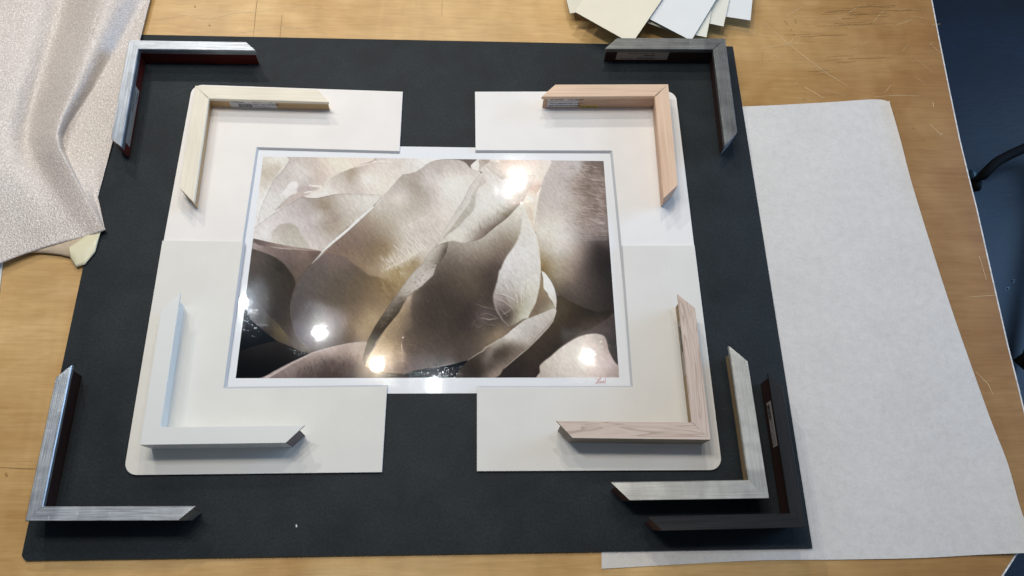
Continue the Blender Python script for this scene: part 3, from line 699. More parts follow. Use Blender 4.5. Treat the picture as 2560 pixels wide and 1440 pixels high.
    layer(['B', 1545, 60, 2300, 60, 2400, 1700, 'D', 2290, 550, 2100, 525, 1900, 465, 1740, 390, 1610, 325, 1560, 220, 1500, 110, 1410, 40, 'B', 1398, 1430, 1390, 1300, 1375, 1150, 1350, 1030, 1330, 900, 1345, 760, 1370, 600, 1395, 480, 1418, 360, 1450, 290, 1500, 200, 1530, 120],
          lift(['B', 1600, 180, (172, 158, 150), 1500, 350, (168, 155, 147), 1700, 280, (166, 153, 148), 1850, 160, (186, 180, 178), 1750, 180, (166, 152, 146), 1950, 130, (110, 94, 84), 2050, 170, (108, 92, 84), 2120, 130, (96, 82, 74), 1900, 250, (140, 124, 112), 2000, 240, (96, 82, 74), 2080, 300, (128, 112, 104), 1800, 400, (148, 132, 120), 1900, 420, (122, 104, 92), 1700, 480, (172, 158, 150), 1550, 500, (172, 160, 150), 1950, 460, (110, 92, 80), 2100, 450, (136, 120, 112), 1450, 500, (166, 152, 143), 1450, 680, (170, 156, 145), 1650, 650, (178, 165, 154), 1820, 620, (166, 151, 139), 2050, 650, (120, 104, 95), 2130, 700, (112, 95, 86), 1950, 780, (132, 115, 104), 2150, 830, (128, 112, 104), 1450, 800, (188, 177, 160), 1600, 800, (190, 180, 164), 1800, 820, (160, 145, 133), 1400, 950, (200, 190, 172), 1550, 960, (196, 187, 168), 1720, 980, (192, 182, 172), 1900, 950, (142, 127, 118), 2050, 970, (126, 110, 102), 2180, 980, (120, 105, 98), 1750, 1050, (180, 168, 156), 1450, 1100, (188, 176, 158), 1620, 1190, (194, 184, 170), 1800, 1160, (168, 152, 140), 1500, 1250, (166, 152, 128), 1700, 1280, (164, 148, 130), 1880, 1300, (130, 114, 102), 1960, 1150, (110, 96, 88), 2080, 1120, (60, 52, 48), 2170, 1180, (58, 50, 47), 2030, 1280, (64, 55, 51), 2150, 1400, (48, 42, 39), 1950, 1400, (82, 70, 64), 1430, 1350, (140, 116, 76), 1420, 1430, (122, 96, 52),
           'D', 1480, 50, (136, 120, 86), 1600, 80, (150, 138, 116), 1750, 100, (138, 122, 104), 1850, 80, (116, 98, 88), 1700, 200, (112, 98, 82), 1850, 230, (100, 86, 76), 2000, 150, (74, 64, 58), 2150, 100, (54, 47, 44), 1800, 320, (92, 80, 70), 1980, 350, (74, 64, 57), 2200, 350, (56, 49, 45), 2100, 480, (62, 54, 48), 1680, 330, (84, 72, 62)], 18, 1080), 1.0)
    # fine horizontal streaks there
    for k in range(420):
        x = 1500 + 660 * rg.rand() ** 0.7; y = 160 + rg.rand() * 860
        wgt = min(1, max(0.15, (x - 1500) / 450))
        L = 30 + rg.rand() * 90; dy = 20 + rg.randn() * 12
        cl = (206, 195, 190) if rg.rand() > 0.5 else (112, 98, 90)
        if y > 900: wgt *= 0.5
        stroke(['B', x - L / 2, y - dy / 2, x, y - 3, x + L / 2, y + dy / 2], [0.4, 2.0, 0.4], cl, 0.34 * wgt, 2.4)
    for k in range(8):
        y = 985 + k * 10
        stroke(['B', 1850, y + 10, 2000, y, 2190, y + 6 + rg.randn() * 8], [0.4, 1.2, 0.8], (202, 192, 186) if k % 2 else (110, 94, 86), 0.4, 1.4)
    # --- lower right base, bright petal at the corner
    layer(['D', 1400, 560, 1590, 330, 1740, 390, 1900, 465, 2100, 525, 2290, 550, 2400, 1400, 700, 1400, 860, 1290, 1240, 960, 1500, 690],
          ['D', 1650, 420, (94, 82, 66), 1620, 520, (100, 86, 68), 1800, 560, (74, 64, 49), 2000, 540, (60, 53, 42), 2200, 570, (62, 54, 44), 1500, 800, (82, 71, 59), 1750, 750, (68, 59, 47), 1600, 950, (66, 57, 47), 1950, 680, (86, 74, 64), 2150, 650, (86, 75, 70), 2250, 720, (84, 74, 70), 1300, 1050, (78, 68, 58), 1200, 1180, (66, 57, 49), 1050, 1260, (62, 54, 48), 1350, 1200, (70, 61, 54), 1300, 1280, (78, 67, 62), 1370, 1270, (60, 50, 46), 2280, 950, (56, 48, 44), 2230, 850, (66, 57, 53)], 1.2)
    layer(['D', 1640, 950, 1800, 830, 1980, 740, 2100, 670, 2200, 610, 2290, 560, 2330, 1150, 2220, 950, 2100, 830, 1900, 820], ['D', 1900, 780, (98, 84, 76), 2100, 720, (96, 84, 80), 2220, 680, (92, 82, 80), 2250, 900, (58, 50, 47), 2180, 790, (88, 76, 72)], 3.0, 0.8)
    layer(['D', 1395, 1340, 1392, 1250, 1388, 1175, 1440, 1120, 1520, 1060, 1620, 970, 1740, 890, 1850, 828, 1960, 796, 2070, 788, 2160, 815, 2195, 880, 2215, 980, 2255, 1070, 2300, 1140, 2360, 1200, 2360, 1340],
          ['D', 1850, 870, (202, 190, 176), 2000, 830, (196, 182, 168), 2100, 830, (180, 164, 152), 2170, 870, (160, 143, 134), 1700, 960, (206, 195, 180), 1550, 1080, (200, 188, 172), 1440, 1180, (192, 178, 162), 1430, 1280, (176, 160, 148), 1900, 1000, (208, 196, 182), 2050, 950, (200, 186, 174), 2180, 1000, (172, 156, 147), 2250, 1130, (182, 168, 162), 1700, 1150, (206, 194, 180), 1900, 1200, (204, 192, 180), 2100, 1200, (196, 182, 173), 2280, 1260, (160, 146, 140), 2000, 1270, (196, 182, 172), 1600, 1260, (196, 184, 172)], 2.2)
    for k in range(50):
        x = 1500 + rg.rand() * 800; y = 900 + rg.rand() * 380
        if y < 1500 - 0.42 * x + 350: continue
        L = 50 + rg.rand() * 60
        stroke(['D', x - L, y - 18, x, y, x + L * 0.6, y + 22], [0.4, 1.6, 0.4], (220, 208, 198) if k % 2 else (160, 144, 136), 0.3, 2)
    # --- large right centre petal
    layer(['B', 1180, 620, 1100, 680, 1000, 780, 870, 880, 760, 975, 640, 1055, 500, 1090, 360, 1068, 270, 1080, 200, 1250, 60, 1380, 'D', -100, 180, 'C', 2150, 280, 2000, 420, 1900, 650, 1760, 880, 1650, 1050, 1600, 1180, 1680, 1225, 1870, 1262, 2000, 1262, 2200, 1225, 2400, 1192, 'D', 100, 1190, 350, 1150, 520, 1110, 640, 1040, 760, 960, 850, 895, 1000, 800, 1100, 710, 1200, 640, 1252, 605, 1300, 500, 1345, 410, 1375, 300, 1392, 150, 1398, 0, 'B', 1398, 1430, 1390, 1280, 1370, 1130, 1335, 980, 1285, 865, 1225, 740],
          ['B', 1050, 820, (196, 187, 171), 1130, 730, (206, 198, 184), 1000, 880, (186, 177, 160), 850, 960, (176, 166, 152), 950, 1000, (156, 145, 130), 1050, 1000, (160, 150, 132), 700, 1080, (168, 158, 144), 560, 1120, (166, 155, 142), 400, 1120, (156, 145, 132), 1000, 1120, (134, 120, 104), 800, 1150, (146, 133, 118), 600, 1200, (146, 133, 118), 350, 1200, (138, 126, 114), 880, 1260, (124, 108, 96), 700, 1300, (126, 113, 100), 500, 1300, (126, 114, 102), 280, 1330, (118, 105, 94), 850, 1380, (98, 84, 76), 700, 1400, (108, 94, 82), 400, 1400, (112, 99, 88),
           'D', 200, 100, (98, 86, 76), 500, 80, (116, 101, 84), 750, 60, (94, 81, 71), 800, 200, (88, 76, 68), 100, 250, (88, 78, 68), 350, 300, (92, 81, 71), 600, 250, (104, 91, 78), 700, 330, (92, 80, 70), 0, 450, (82, 72, 63), 300, 550, (84, 74, 66), 550, 450, (82, 71, 64), 550, 550, (76, 66, 60), 800, 400, (84, 73, 66), 750, 520, (104, 90, 86), 900, 640, (96, 84, 76), 700, 600, (112, 98, 92), 800, 720, (96, 84, 72), 500, 700, (78, 68, 62), 950, 720, (128, 112, 94), 870, 780, (148, 130, 106), 780, 860, (132, 115, 94), 100, 800, (92, 80, 71), 400, 850, (88, 77, 68), 600, 850, (96, 83, 72), 0, 950, (106, 92, 80), 300, 1020, (104, 90, 82), 600, 980, (100, 88, 78), 200, 1130, (98, 85, 78), 450, 1080, (92, 80, 72),
           'C', 2050, 400, (166, 144, 118), 2150, 350, (186, 166, 148), 2100, 500, (156, 135, 110), 1950, 600, (164, 142, 112), 2200, 500, (96, 84, 74), 2300, 300, (90, 79, 70), 1900, 760, (158, 136, 108), 2050, 750, (132, 114, 94), 2250, 750, (96, 83, 73), 1780, 900, (170, 148, 114), 1900, 950, (176, 152, 118), 2000, 1000, (158, 136, 110), 2150, 1000, (112, 96, 84), 2350, 950, (104, 90, 80), 1720, 1080, (196, 172, 138), 1900, 1120, (190, 166, 136), 2050, 1100, (152, 131, 112), 2200, 1130, (118, 101, 90), 1950, 1210, (150, 130, 114), 2100, 1200, (120, 104, 94), 1700, 1200, (180, 156, 128)], 1.0, edge=(1.2, 0.10))
    for k in range(70):   # fine hairs
        x = 300 + rg.rand() * 750; y = 1000 + rg.rand() * 380 - 0.25 * (x - 300)
        L = 70 + rg.rand() * 60
        stroke(['B', x, y, x + L * 0.55, y + L], [0.4, 1.2, ][:2], (176, 165, 148) if k % 2 else (112, 100, 86), 0.16, 2.4)
    # cast shadow on the near part of that petal, left of the tail
    layer(['C', 2170, 300, 2150, 500, 2170, 700, 2060, 800, 2040, 960, 2110, 1080, 2170, 1180, 2240, 1200, 2500, 1100, 2600, 600, 2400, 200], ['C', 2250, 400, (90, 79, 69), 2230, 700, (92, 80, 69), 2150, 900, (110, 95, 82), 2250, 1050, (106, 92, 82), 2400, 700, (86, 75, 66), 2400, 1000, (104, 90, 80)], 6, 0.6)
    # sunlit part
    layer(['B', 1190, 700, 1175, 800, 1165, 900, 1145, 1000, 1110, 1080, 1060, 1160, 1000, 1240, 950, 1330, 925, 1400, 'D', 900, 40, 885, 130, 860, 220, 835, 300, 828, 380, 850, 480, 890, 560, 940, 640, 1010, 700, 1060, 690, 1130, 650, 1190, 615, 1252, 600, 1300, 500, 1345, 410, 1375, 300, 1392, 150, 1398, 0, 'B', 1398, 1430, 1390, 1280, 1370, 1130, 1335, 980, 1285, 865, 1240, 760, 1200, 660, 1165, 620],
          ['B', 1210, 850, (206, 198, 184), 1250, 1000, (204, 196, 186), 1150, 1100, (198, 191, 182), 1200, 1200, (206, 200, 192), 1300, 1150, (208, 202, 192), 1340, 1300, (200, 192, 183), 1050, 1250, (204, 198, 190), 1000, 1380, (202, 196, 190), 1150, 1380, (198, 192, 184),
           'D', 950, 80, (196, 190, 182), 1100, 100, (194, 188, 180), 1250, 80, (198, 192, 182), 1330, 150, (200, 193, 180), 900, 200, (186, 178, 170), 1050, 230, (186, 178, 170), 1200, 220, (196, 190, 176), 1300, 300, (194, 187, 170), 870, 330, (164, 152, 144), 1000, 350, (146, 133, 124), 1120, 330, (180, 172, 158), 1210, 370, (176, 168, 144), 1290, 420, (186, 179, 160), 880, 450, (142, 128, 120), 1000, 460, (132, 118, 108), 1060, 420, (150, 138, 126), 1150, 470, (170, 161, 138), 1230, 500, (188, 182, 160), 920, 520, (108, 94, 88), 1020, 560, (96, 83, 76), 980, 620, (94, 81, 75), 1090, 530, (128, 116, 100), 1130, 580, (162, 154, 130), 1060, 620, (120, 107, 92), 1100, 640, (176, 168, 146), 1190, 590, (196, 190, 170)], 3.0)
    stroke(['B', 1225, 740, 1290, 880, 1335, 985, 1368, 1120, 1390, 1290, 1397, 1430, 'D', 1395, 120, 1375, 290, 1340, 415, 1290, 520], [1, 2, 2.4, 2.6, 2.4, 2, 1.6, 1.6, 1.6, 1], (222, 208, 186), 0.8, 1.1)
    for k in range(34):   # radiating wrinkles
        a = rg.rand(); x0 = 860 + a * 380 + rg.randn() * 15; y0 = 120 + rg.rand() * 200
        x1 = 1000 + a * 190; y1 = y0 + 170 + rg.rand() * 60
        stroke(['D', x0, y0, (x0 + x1) / 2 + 20, (y0 + y1) / 2 - 15, x1 + 20, y1], [0.5, 1.6, 0.5], (214, 206, 196) if k % 2 else (140, 126, 114), 0.38, 1.5)
    for (pp_, cl) in ((['D', 850, 420, 880, 520, 940, 620, 1010, 695], (204, 192, 180)), (['D', 900, 480, 960, 540, 1000, 580], (178, 164, 152)),
                      (['D', 860, 300, 960, 320, 1060, 370, 1120, 420], (206, 196, 188)), (['D', 870, 370, 950, 400, 1040, 470, 1075, 520], (192, 180, 170)),
                      (['D', 940, 560, 1000, 530, 1040, 500], (182, 168, 158)), (['D', 1080, 500, 1085, 600, 1075, 650], (196, 186, 164)),
                      (['D', 620, 430, 720, 470, 860, 500], (148, 132, 124)), (['D', 690, 600, 780, 620, 880, 605], (206, 186, 180)), (['D', 680, 560, 760, 545, 880, 600], (150, 132, 126)),
                      (['D', 620, 520, 660, 600, 760, 680, 850, 690], (124, 108, 102)), (['D', 590, 660, 650, 720, 700, 680], (132, 117, 108)), (['D', 640, 700, 740, 740], (126, 112, 100)),
                      (['D', 650, 620, 600, 640, 580, 700], (118, 103, 96))):
        nn = (len(pp_) - 1) // 2
        stroke(pp_, [0.6] + [3.0] * (nn - 2) + [0.8], cl, 0.55, 3.0)
        stroke([pp_[0]] + [v_ + (14 if i_ % 2 else 4) for i_, v_ in enumerate(pp_[1:])], [0.6] + [3.0] * (nn - 2) + [0.8], (70, 60, 54), 0.22, 3.0)
    # --- folded petal and the big roll
    layer(['B', 690, 235, 715, 190, 745, 165, 800, 220, 860, 275, 930, 325, 1000, 315, 1120, 295, 1250, 280, 1335, 285, 1300, 390, 1255, 450, 1225, 520, 1180, 600, 1120, 660, 1060, 728, 1000, 790, 930, 845, 870, 888, 760, 982, 700, 1030, 640, 1058, 500, 1092, 430, 1088, 360, 1068, 300, 1074, 230, 1100, 120, 1150, 150, 1110, 200, 1020, 280, 880, 380, 720, 480, 560, 540, 430, 610, 330],
          ['B', 560, 450, (192, 184, 173), 480, 600, (188, 180, 168), 620, 340, (184, 176, 165), 420, 700, (192, 184, 172), 330, 850, (192, 184, 172), 240, 990, (188, 180, 168), 780, 300, (208, 198, 186), 700, 480, (206, 199, 188), 740, 600, (208, 202, 192), 820, 450, (212, 204, 192), 900, 380, (206, 198, 188), 1000, 400, (216, 212, 203), 850, 600, (206, 200, 188), 950, 600, (212, 208, 197), 1050, 560, (210, 206, 195), 1150, 480, (206, 198, 187), 1230, 430, (186, 172, 160), 1200, 520, (170, 157, 144), 1160, 590, (150, 136, 120), 1080, 650, (176, 166, 152), 1090, 690, (140, 126, 110), 700, 750, (206, 200, 188), 850, 730, (202, 195, 182), 980, 700, (178, 170, 156), 1000, 745, (128, 116, 92), 930, 800, (136, 124, 112), 860, 840, (148, 137, 126), 800, 850, (160, 149, 137), 720, 850, (186, 178, 166), 850, 890, (112, 98, 88), 750, 950, (126, 112, 100), 700, 920, (146, 135, 123), 620, 1040, (142, 128, 116), 600, 900, (198, 190, 177), 650, 980, (152, 140, 128), 560, 960, (184, 175, 162), 520, 1060, (190, 180, 166), 450, 980, (208, 200, 186), 400, 1060, (206, 197, 182), 300, 1050, (202, 194, 178), 560, 780, (200, 194, 182), 430, 900, (200, 193, 180)], 0.7, edge=(1.4, -0.12))
    layer(['B', 690, 290, 730, 330, 742, 375, 690, 410, 650, 440, 622, 520, 615, 600, 600, 680, 560, 740, 500, 800, 420, 890, 330, 960, 270, 1000, 205, 1075, 250, 1000, 320, 920, 400, 810, 480, 700, 540, 620, 570, 540, 610, 460, 650, 400], ['B', 700, 340, (186, 176, 164), 590, 560, (180, 173, 161), 560, 680, (174, 167, 154), 450, 800, (172, 164, 151), 350, 910, (172, 163, 148), 260, 1010, (160, 151, 136)], 1.6)
    stroke(['B', 860, 480, 780, 610, 710, 740], [1, 1.5, 1], (196, 189, 178), 0.7, 1.6)
    layer(['B', 660, 90, 780, 90, 785, 130, 740, 165, 700, 200, 670, 240, 655, 220, 665, 160], ['B', 690, 130, (182, 168, 156), 740, 120, (150, 132, 120), 760, 140, (190, 174, 160), 680, 200, (176, 164, 152), 700, 200, (214, 204, 192)], 1.0)
    stroke(['B', 780, 135, 740, 160, 700, 200, 665, 250, 600, 340], [1.5, 2.5, 3, 2, 0.8], (216, 206, 192), 0.8, 1.1)
    stroke(['B', 672, 235, 685, 245], [2, 4], (110, 96, 84), 0.8, 1.2)
    for k in range(150):  # velvety hairs along the roll
        f = rg.rand(); bx = 500 + 560 * f; by = 1045 - 30 * f - 290 * f ** 1.6 - 30 * math.sin(3.1 * f)
        off = rg.rand() * 85; L = 28 + rg.rand() * 34
        x = bx - off * 0.45; y = by - off
        stroke(['B', x - L * 0.28, y - L * 0.8, x, y], [0.4, 1.5], (206, 198, 185) if rg.rand() > 0.5 else (120, 108, 96), 0.24, 1.8)
    # twisted lower tail of the roll
    layer(['B', 120, 1150, 180, 1110, 240, 1090, 280, 1080, 283, 1130, 262, 1210, 215, 1290, 160, 1350, 125, 1440, 'D', 110, 90, 0, 190, 'C', 2290, 210, 2200, 270, 2110, 350, 2060, 430, 2000, 540, 1900, 660, 1820, 760, 1740, 870, 1690, 960, 1640, 1040, 1600, 1110, 1570, 1110, 1590, 1000, 1620, 890, 1660, 800, 1720, 690, 1800, 570, 1900, 420, 2000, 290, 2060, 200, 2150, 80, 2220, 5, 'A', 2290, 1335, 'B', 40, 1232, 85, 1185],
          ['B', 190, 1130, (184, 174, 158), 150, 1190, (172, 161, 148), 240, 1150, (140, 128, 116), 258, 1190, (84, 74, 66), 190, 1220, (150, 138, 126), 200, 1290, (104, 93, 82), 120, 1250, (172, 162, 150), 60, 1320, (168, 158, 146), 100, 1360, (176, 166, 154),
           'D', 60, 40, (186, 177, 166), 0, 130, (192, 183, 172), 'A', 2380, 1340, (150, 140, 128), 2340, 1420, (164, 154, 142), 'C', 2230, 100, (168, 158, 146), 2330, 120, (188, 178, 166), 2120, 200, (170, 160, 147), 2200, 230, (184, 174, 161), 2050, 290, (166, 155, 142), 2110, 320, (160, 148, 134), 1980, 400, (140, 128, 114), 2040, 400, (96, 83, 70), 1880, 530, (126, 113, 98), 1960, 520, (88, 76, 62), 1790, 650, (104, 91, 76), 1870, 650, (76, 64, 48), 1720, 770, (74, 62, 48), 1780, 770, (66, 55, 40), 1680, 860, (76, 66, 50), 1640, 940, (100, 87, 72), 1610, 1050, (92, 78, 66)], 0.7, edge=(1.4, -0.15))
    for k in range(120):
        f = rg.rand(); cx = 2400 - 640 * f ** 0.9 + 40; cy = -60 + 760 * f
        hw = 50 * (1 - 0.45 * f)
        x = cx + rg.randn() * hw * 0.7 - 30 * f; y = cy + rg.randn() * 20
        L = 20 + rg.rand() * 22
        stroke(['C', x, y, x + L, y - L * 0.55], [0.5, 2.0], (206, 196, 182) if rg.rand() > 0.5 else (84, 74, 64), 0.34 * (1 - 0.35 * f), 1.5)
    # --- curled petal lower right of centre
    layer(['D', 1400, 60, 1430, 140, 1440, 250, 1500, 340, 1530, 400, 1570, 480, 1400, 550, 1250, 606, 1340, 420, 1392, 200], ['D', 1410, 150, (150, 132, 104), 1400, 300, (144, 124, 98), 1450, 400, (136, 118, 98), 1350, 500, (128, 111, 90), 1500, 420, (146, 130, 110), 1540, 460, (168, 160, 138), 1490, 490, (158, 148, 126)], 0.8)
    layer(['D', 1412, 38, 1450, 60, 1490, 110, 1530, 170, 1562, 240, 1580, 310, 1590, 380, 1588, 440, 1580, 495, 1560, 440, 1530, 390, 1500, 345, 1480, 300, 1440, 250, 1432, 190, 1430, 120], ['D', 1440, 90, (218, 212, 194), 1480, 160, (220, 215, 200), 1480, 240, (214, 208, 194), 1540, 300, (212, 205, 192), 1560, 400, (200, 190, 176)], 0.7)
    layer(['D', 320, 1340, 400, 1230, 520, 1110, 640, 1035, 760, 965, 850, 890, 920, 845, 990, 800, 1060, 738, 1120, 690, 1190, 635, 1250, 607, 1330, 575, 1400, 548, 1490, 510, 1565, 482, 1588, 500, 1575, 565, 1540, 640, 1490, 705, 1380, 825, 1240, 960, 1150, 1040, 1050, 1120, 960, 1200, 850, 1320],
          ['D', 1530, 530, (190, 182, 168), 1450, 570, (190, 181, 168), 1500, 620, (172, 161, 148), 1350, 640, (186, 177, 166), 1300, 720, (180, 170, 160), 1400, 720, (176, 164, 154), 1150, 720, (190, 182, 169), 1200, 780, (184, 175, 164), 1350, 800, (170, 158, 146), 1050, 790, (204, 196, 184), 1000, 840, (202, 194, 181), 1100, 850, (196, 187, 174), 1200, 880, (190, 180, 167), 940, 880, (160, 148, 134), 1050, 930, (120, 107, 95), 1180, 940, (128, 114, 101), 980, 960, (96, 84, 73), 870, 920, (168, 157, 143), 900, 990, (88, 76, 65), 820, 960, (150, 138, 124), 790, 1030, (150, 139, 126), 850, 1050, (82, 71, 61), 740, 1100, (132, 121, 108), 760, 1140, (110, 99, 88), 700, 1000, (82, 71, 62), 1000, 1040, (98, 85, 74), 900, 1140, (112, 98, 86), 1050, 1060, (128, 113, 100), 950, 1190, (140, 126, 113), 800, 1180, (84, 73, 63), 850, 1260, (150, 135, 122), 780, 1290, (138, 124, 112), 650, 1120, (76, 66, 57), 550, 1180, (70, 61, 52), 450, 1270, (74, 65, 56), 650, 1270, (66, 57, 49), 720, 1250, (88, 77, 66)], 0.8)
    stroke(['D', 1585, 520, 1545, 640, 1490, 712, 1380, 832, 1250, 962, 1100, 1085, 960, 1205], [1, 2, 2.6, 2.4, 2, 1.6, 1], (206, 196, 182), 0.7, 1.1)
    stroke(['D', 1560, 600, 1500, 680, 1390, 800, 1290, 900], [0.8, 2, 2, 0.8], (120, 104, 90), 0.55, 1.3)
    stroke(['D', 530, 1105, 640, 1032, 700, 1000, 740, 955, 830, 905, 905, 850], [1, 2, 2.4, 3, 3, 1], (184, 170, 152), 0.8, 1.2)
    # --- dark gap at the bottom and the bottom-left petal
    layer(['C', 2020, 1345, 2060, 1285, 2200, 1228, 2400, 1195, 'D', 0, 1222, 150, 1195, 350, 1152, 520, 1112, 420, 1220, 320, 1345], ['C', 2150, 1290, (8, 18, 30), 'D', 100, 1260, (10, 24, 40), 300, 1200, (4, 14, 26), 200, 1290, (14, 30, 46)], 1.0)
    layer(['C', 370, 1345, 480, 1275, 600, 1205, 700, 1152, 800, 1100, 900, 1050, 1000, 1008, 1150, 962, 1280, 930, 1400, 905, 1520, 890, 1620, 885, 1600, 960, 1570, 1090, 1600, 1180, 1720, 1225, 1870, 1260, 1980, 1265, 2070, 1280, 2030, 1345],
          ['C', 950, 1080, (150, 134, 122), 850, 1170, (134, 118, 110), 700, 1230, (142, 128, 122), 600, 1290, (130, 115, 110), 1050, 1060, (150, 133, 122), 1100, 1130, (104, 88, 80), 950, 1200, (112, 96, 90), 850, 1270, (104, 89, 84), 1200, 1000, (168, 150, 138), 1250, 1080, (126, 108, 98), 1200, 1180, (96, 80, 74), 1050, 1270, (94, 79, 74), 1400, 960, (166, 148, 134), 1400, 1050, (148, 130, 118), 1350, 1150, (100, 85, 78), 1300, 1260, (90, 75, 70), 1530, 930, (172, 154, 138), 1520, 1040, (160, 142, 128), 1500, 1150, (112, 96, 88), 1500, 1260, (90, 76, 71), 1620, 1230, (140, 122, 104), 1850, 1290, (92, 78, 66), 2000, 1300, (70, 60, 50)], 0.8)
    stroke(['C', 400, 1325, 500, 1262, 620, 1195, 720, 1140, 850, 1078, 960, 1020, 1100, 975, 1250, 938, 1400, 908, 1560, 890], [9, 8, 7, 5.5, 4, 3, 2.4, 2, 2, 1], (186, 168, 160), 0.85, 2.0)
    for k in range(90):
        x = 700 + rg.rand() * 850; y0 = 1330 - 0.62 * (x - 400) if x < 900 else 1015 - 0.14 * (x - 900)
        y = y0 + 60 + rg.rand() * 220
        if y > 1310: continue
        L = 25 + rg.rand() * 40
        stroke(['C', x, y, x + (rg.randn() * 10), y + L], [0.6, 2.2], (150, 132, 122) if rg.rand() > 0.5 else (66, 54, 50), 0.3, 2.2)
    for k in range(40):
        x = 1700 + rg.rand() * 430; y = 880 + rg.rand() * 340
        stroke(['C', x, y, x + 60, y + 8, x + 120, y + 12 + rg.randn() * 6], [0.4, 1.2, 0.4], (214, 192, 160) if rg.rand() > 0.5 else (130, 110, 88), 0.28, 1.6)

    # fine paper-petal texture
    def vnoise(u, v, seed):
        r = np.random.RandomState(seed); G = r.rand(256, 256)
        ui = np.floor(u).astype(int); vi = np.floor(v).astype(int); fu = u - ui; fv = v - vi
        fu = fu * fu * (3 - 2 * fu); fv = fv * fv * (3 - 2 * fv)
        g = lambda a, b: G[a % 256, b % 256]
        return (g(ui, vi) * (1 - fu) + g(ui + 1, vi) * fu) * (1 - fv) + (g(ui, vi + 1) * (1 - fu) + g(ui + 1, vi + 1) * fu) * fv
    ca, sa = math.cos(0.95), math.sin(0.95)
    U = X * ca + Y * sa; V = -X * sa + Y * ca
    n = (vnoise(U / 13, V / 3.2, 1) - 0.5) * 0.055 + (vnoise(U / 6, V / 3, 2) - 0.5) * 0.06 + (vnoise(X / 40, Y / 34, 5) - 0.5) * 0.03
    n += (vnoise(X / 2.3, Y / 2.3, 7) - 0.5) * 0.04
    img *= (1 + n[..., None])
    g_ = img.mean(-1, keepdims=True); img = g_ + (img - g_) * 0.74
    img = np.interp(np.clip(img, 0, 255), [0, 30, 60, 110, 160, 200, 220, 255], [0, 20, 45, 107, 178, 227, 241, 251]) / 255
    linimg = np.where(img <= 0.04045, img / 12.92, ((img + 0.055) / 1.055) ** 2.4)
    return lx, ly, linimg

NX, NY = 640, 426
lx, ly, ltex = photo_texture(NX, NY)
GAIN = 1.03
me = bpy.data.meshes.new('printed_image')
vv = np.stack([lx, ly, np.full_like(lx, PZ + 0.00006)], -1).reshape(-1, 3)
idx = np.arange((NX + 1) * (NY + 1)).reshape(NY + 1, NX + 1)
ff = np.stack([idx[:-1, :-1], idx[1:, :-1], idx[1:, 1:], idx[:-1, 1:]], -1).reshape(-1, 4)
me.vertices.add(len(vv)); me.vertices.foreach_set('co', vv.ravel())
me.loops.add(ff.size); me.loops.foreach_set('vertex_index', ff.ravel())
me.polygons.add(len(ff)); me.polygons.foreach_set('loop_start', np.arange(0, ff.size, 4))
me.update(calc_edges=True)
att = me.color_attributes.new('tone', 'FLOAT_COLOR', 'POINT')
colr = np.concatenate([ltex.reshape(-1, 3) * GAIN, np.ones((len(vv), 1))], 1)
att.data.foreach_set('color', colr.ravel().astype(np.float32))
def gloss_mat(name, img=True):
    t = NT(name)
    n = t.noise(t.coord(), 330, 2, 0.6)
    n2 = t.noise(t.coord(), 110, 2, 0.5)
    if img:
        a = t.new('ShaderNodeVertexColor'); a.layer_name = 'tone'
        t.set(col=a.outputs[0])
    else:
        t.set(col=lin(236, 238, 240))
    n3 = t.noise(t.coord(), 430, 1, 0.5)
    sp_ = t.ramp(n3, [(0.60, (0, 0, 0)), (0.72, (1, 1, 1))])
    nb = t.bump(n, 0.030, 0.0006, t.bump(n2, 0.008, 0.0012))
    nb = t.bump(sp_, 0.045, 0.0004, nb)
    t.set(rough=0.02, spec=0.30, normal=nb, coat=0.10, coatr=0.13)
    t.b.inputs['Coat IOR'].default_value = 1.4
    # paper below the gloss stays flat: put the ripples on a clear coat as well
    return t.m
me.materials.append(gloss_mat('gloss_photo'))
io = bpy.data.objects.new('printed_image', me); COL.objects.link(io); io.parent = pr
pb = [(bl, bt, 0), (br_, bt, 0), (br_, bb, 0), (bl, bb, 0)]
slab('photo_paper', [(x, y, PZ) for x, y, z in pb], [(x, y, 0.00002) for x, y, z in pb], gloss_mat('gloss_border', False), pr)
# red pencil initials below the image
def sg(x, y): return (1440 + x / 16, 920 + y / 16)
sigs = [[(785, 400), (810, 450), (860, 480), (930, 485), (990, 450), (1002, 400), (975, 375), (940, 400), (905, 480), (870, 560), (825, 625), (790, 630), (795, 595), (860, 548), (930, 515)],
        [(930, 520), (915, 580), (905, 632), (940, 570), (985, 525), (975, 580), (965, 612), (1000, 560), (1040, 530), (1035, 590), (1045, 605), (1075, 560), (1105, 520), (1130, 490), (1115, 560), (1110, 610), (1145, 612), (1180, 570), (1185, 510), (1165, 430), (1170, 380), (1210, 345), (1300, 325)]]
so = ribbons('signature', [([sg(*q) for q in s_], 0.0008) for s_ in sigs], MAT['red_ink'], None, ZB + PZ + 0.0001)
mi = Matrix.Translation(Vector((IC[0], IC[1], ZB))) @ Matrix.Rotation(ITH, 4, 'Z')
so.data.transform(mi.inverted()); so.parent = pr

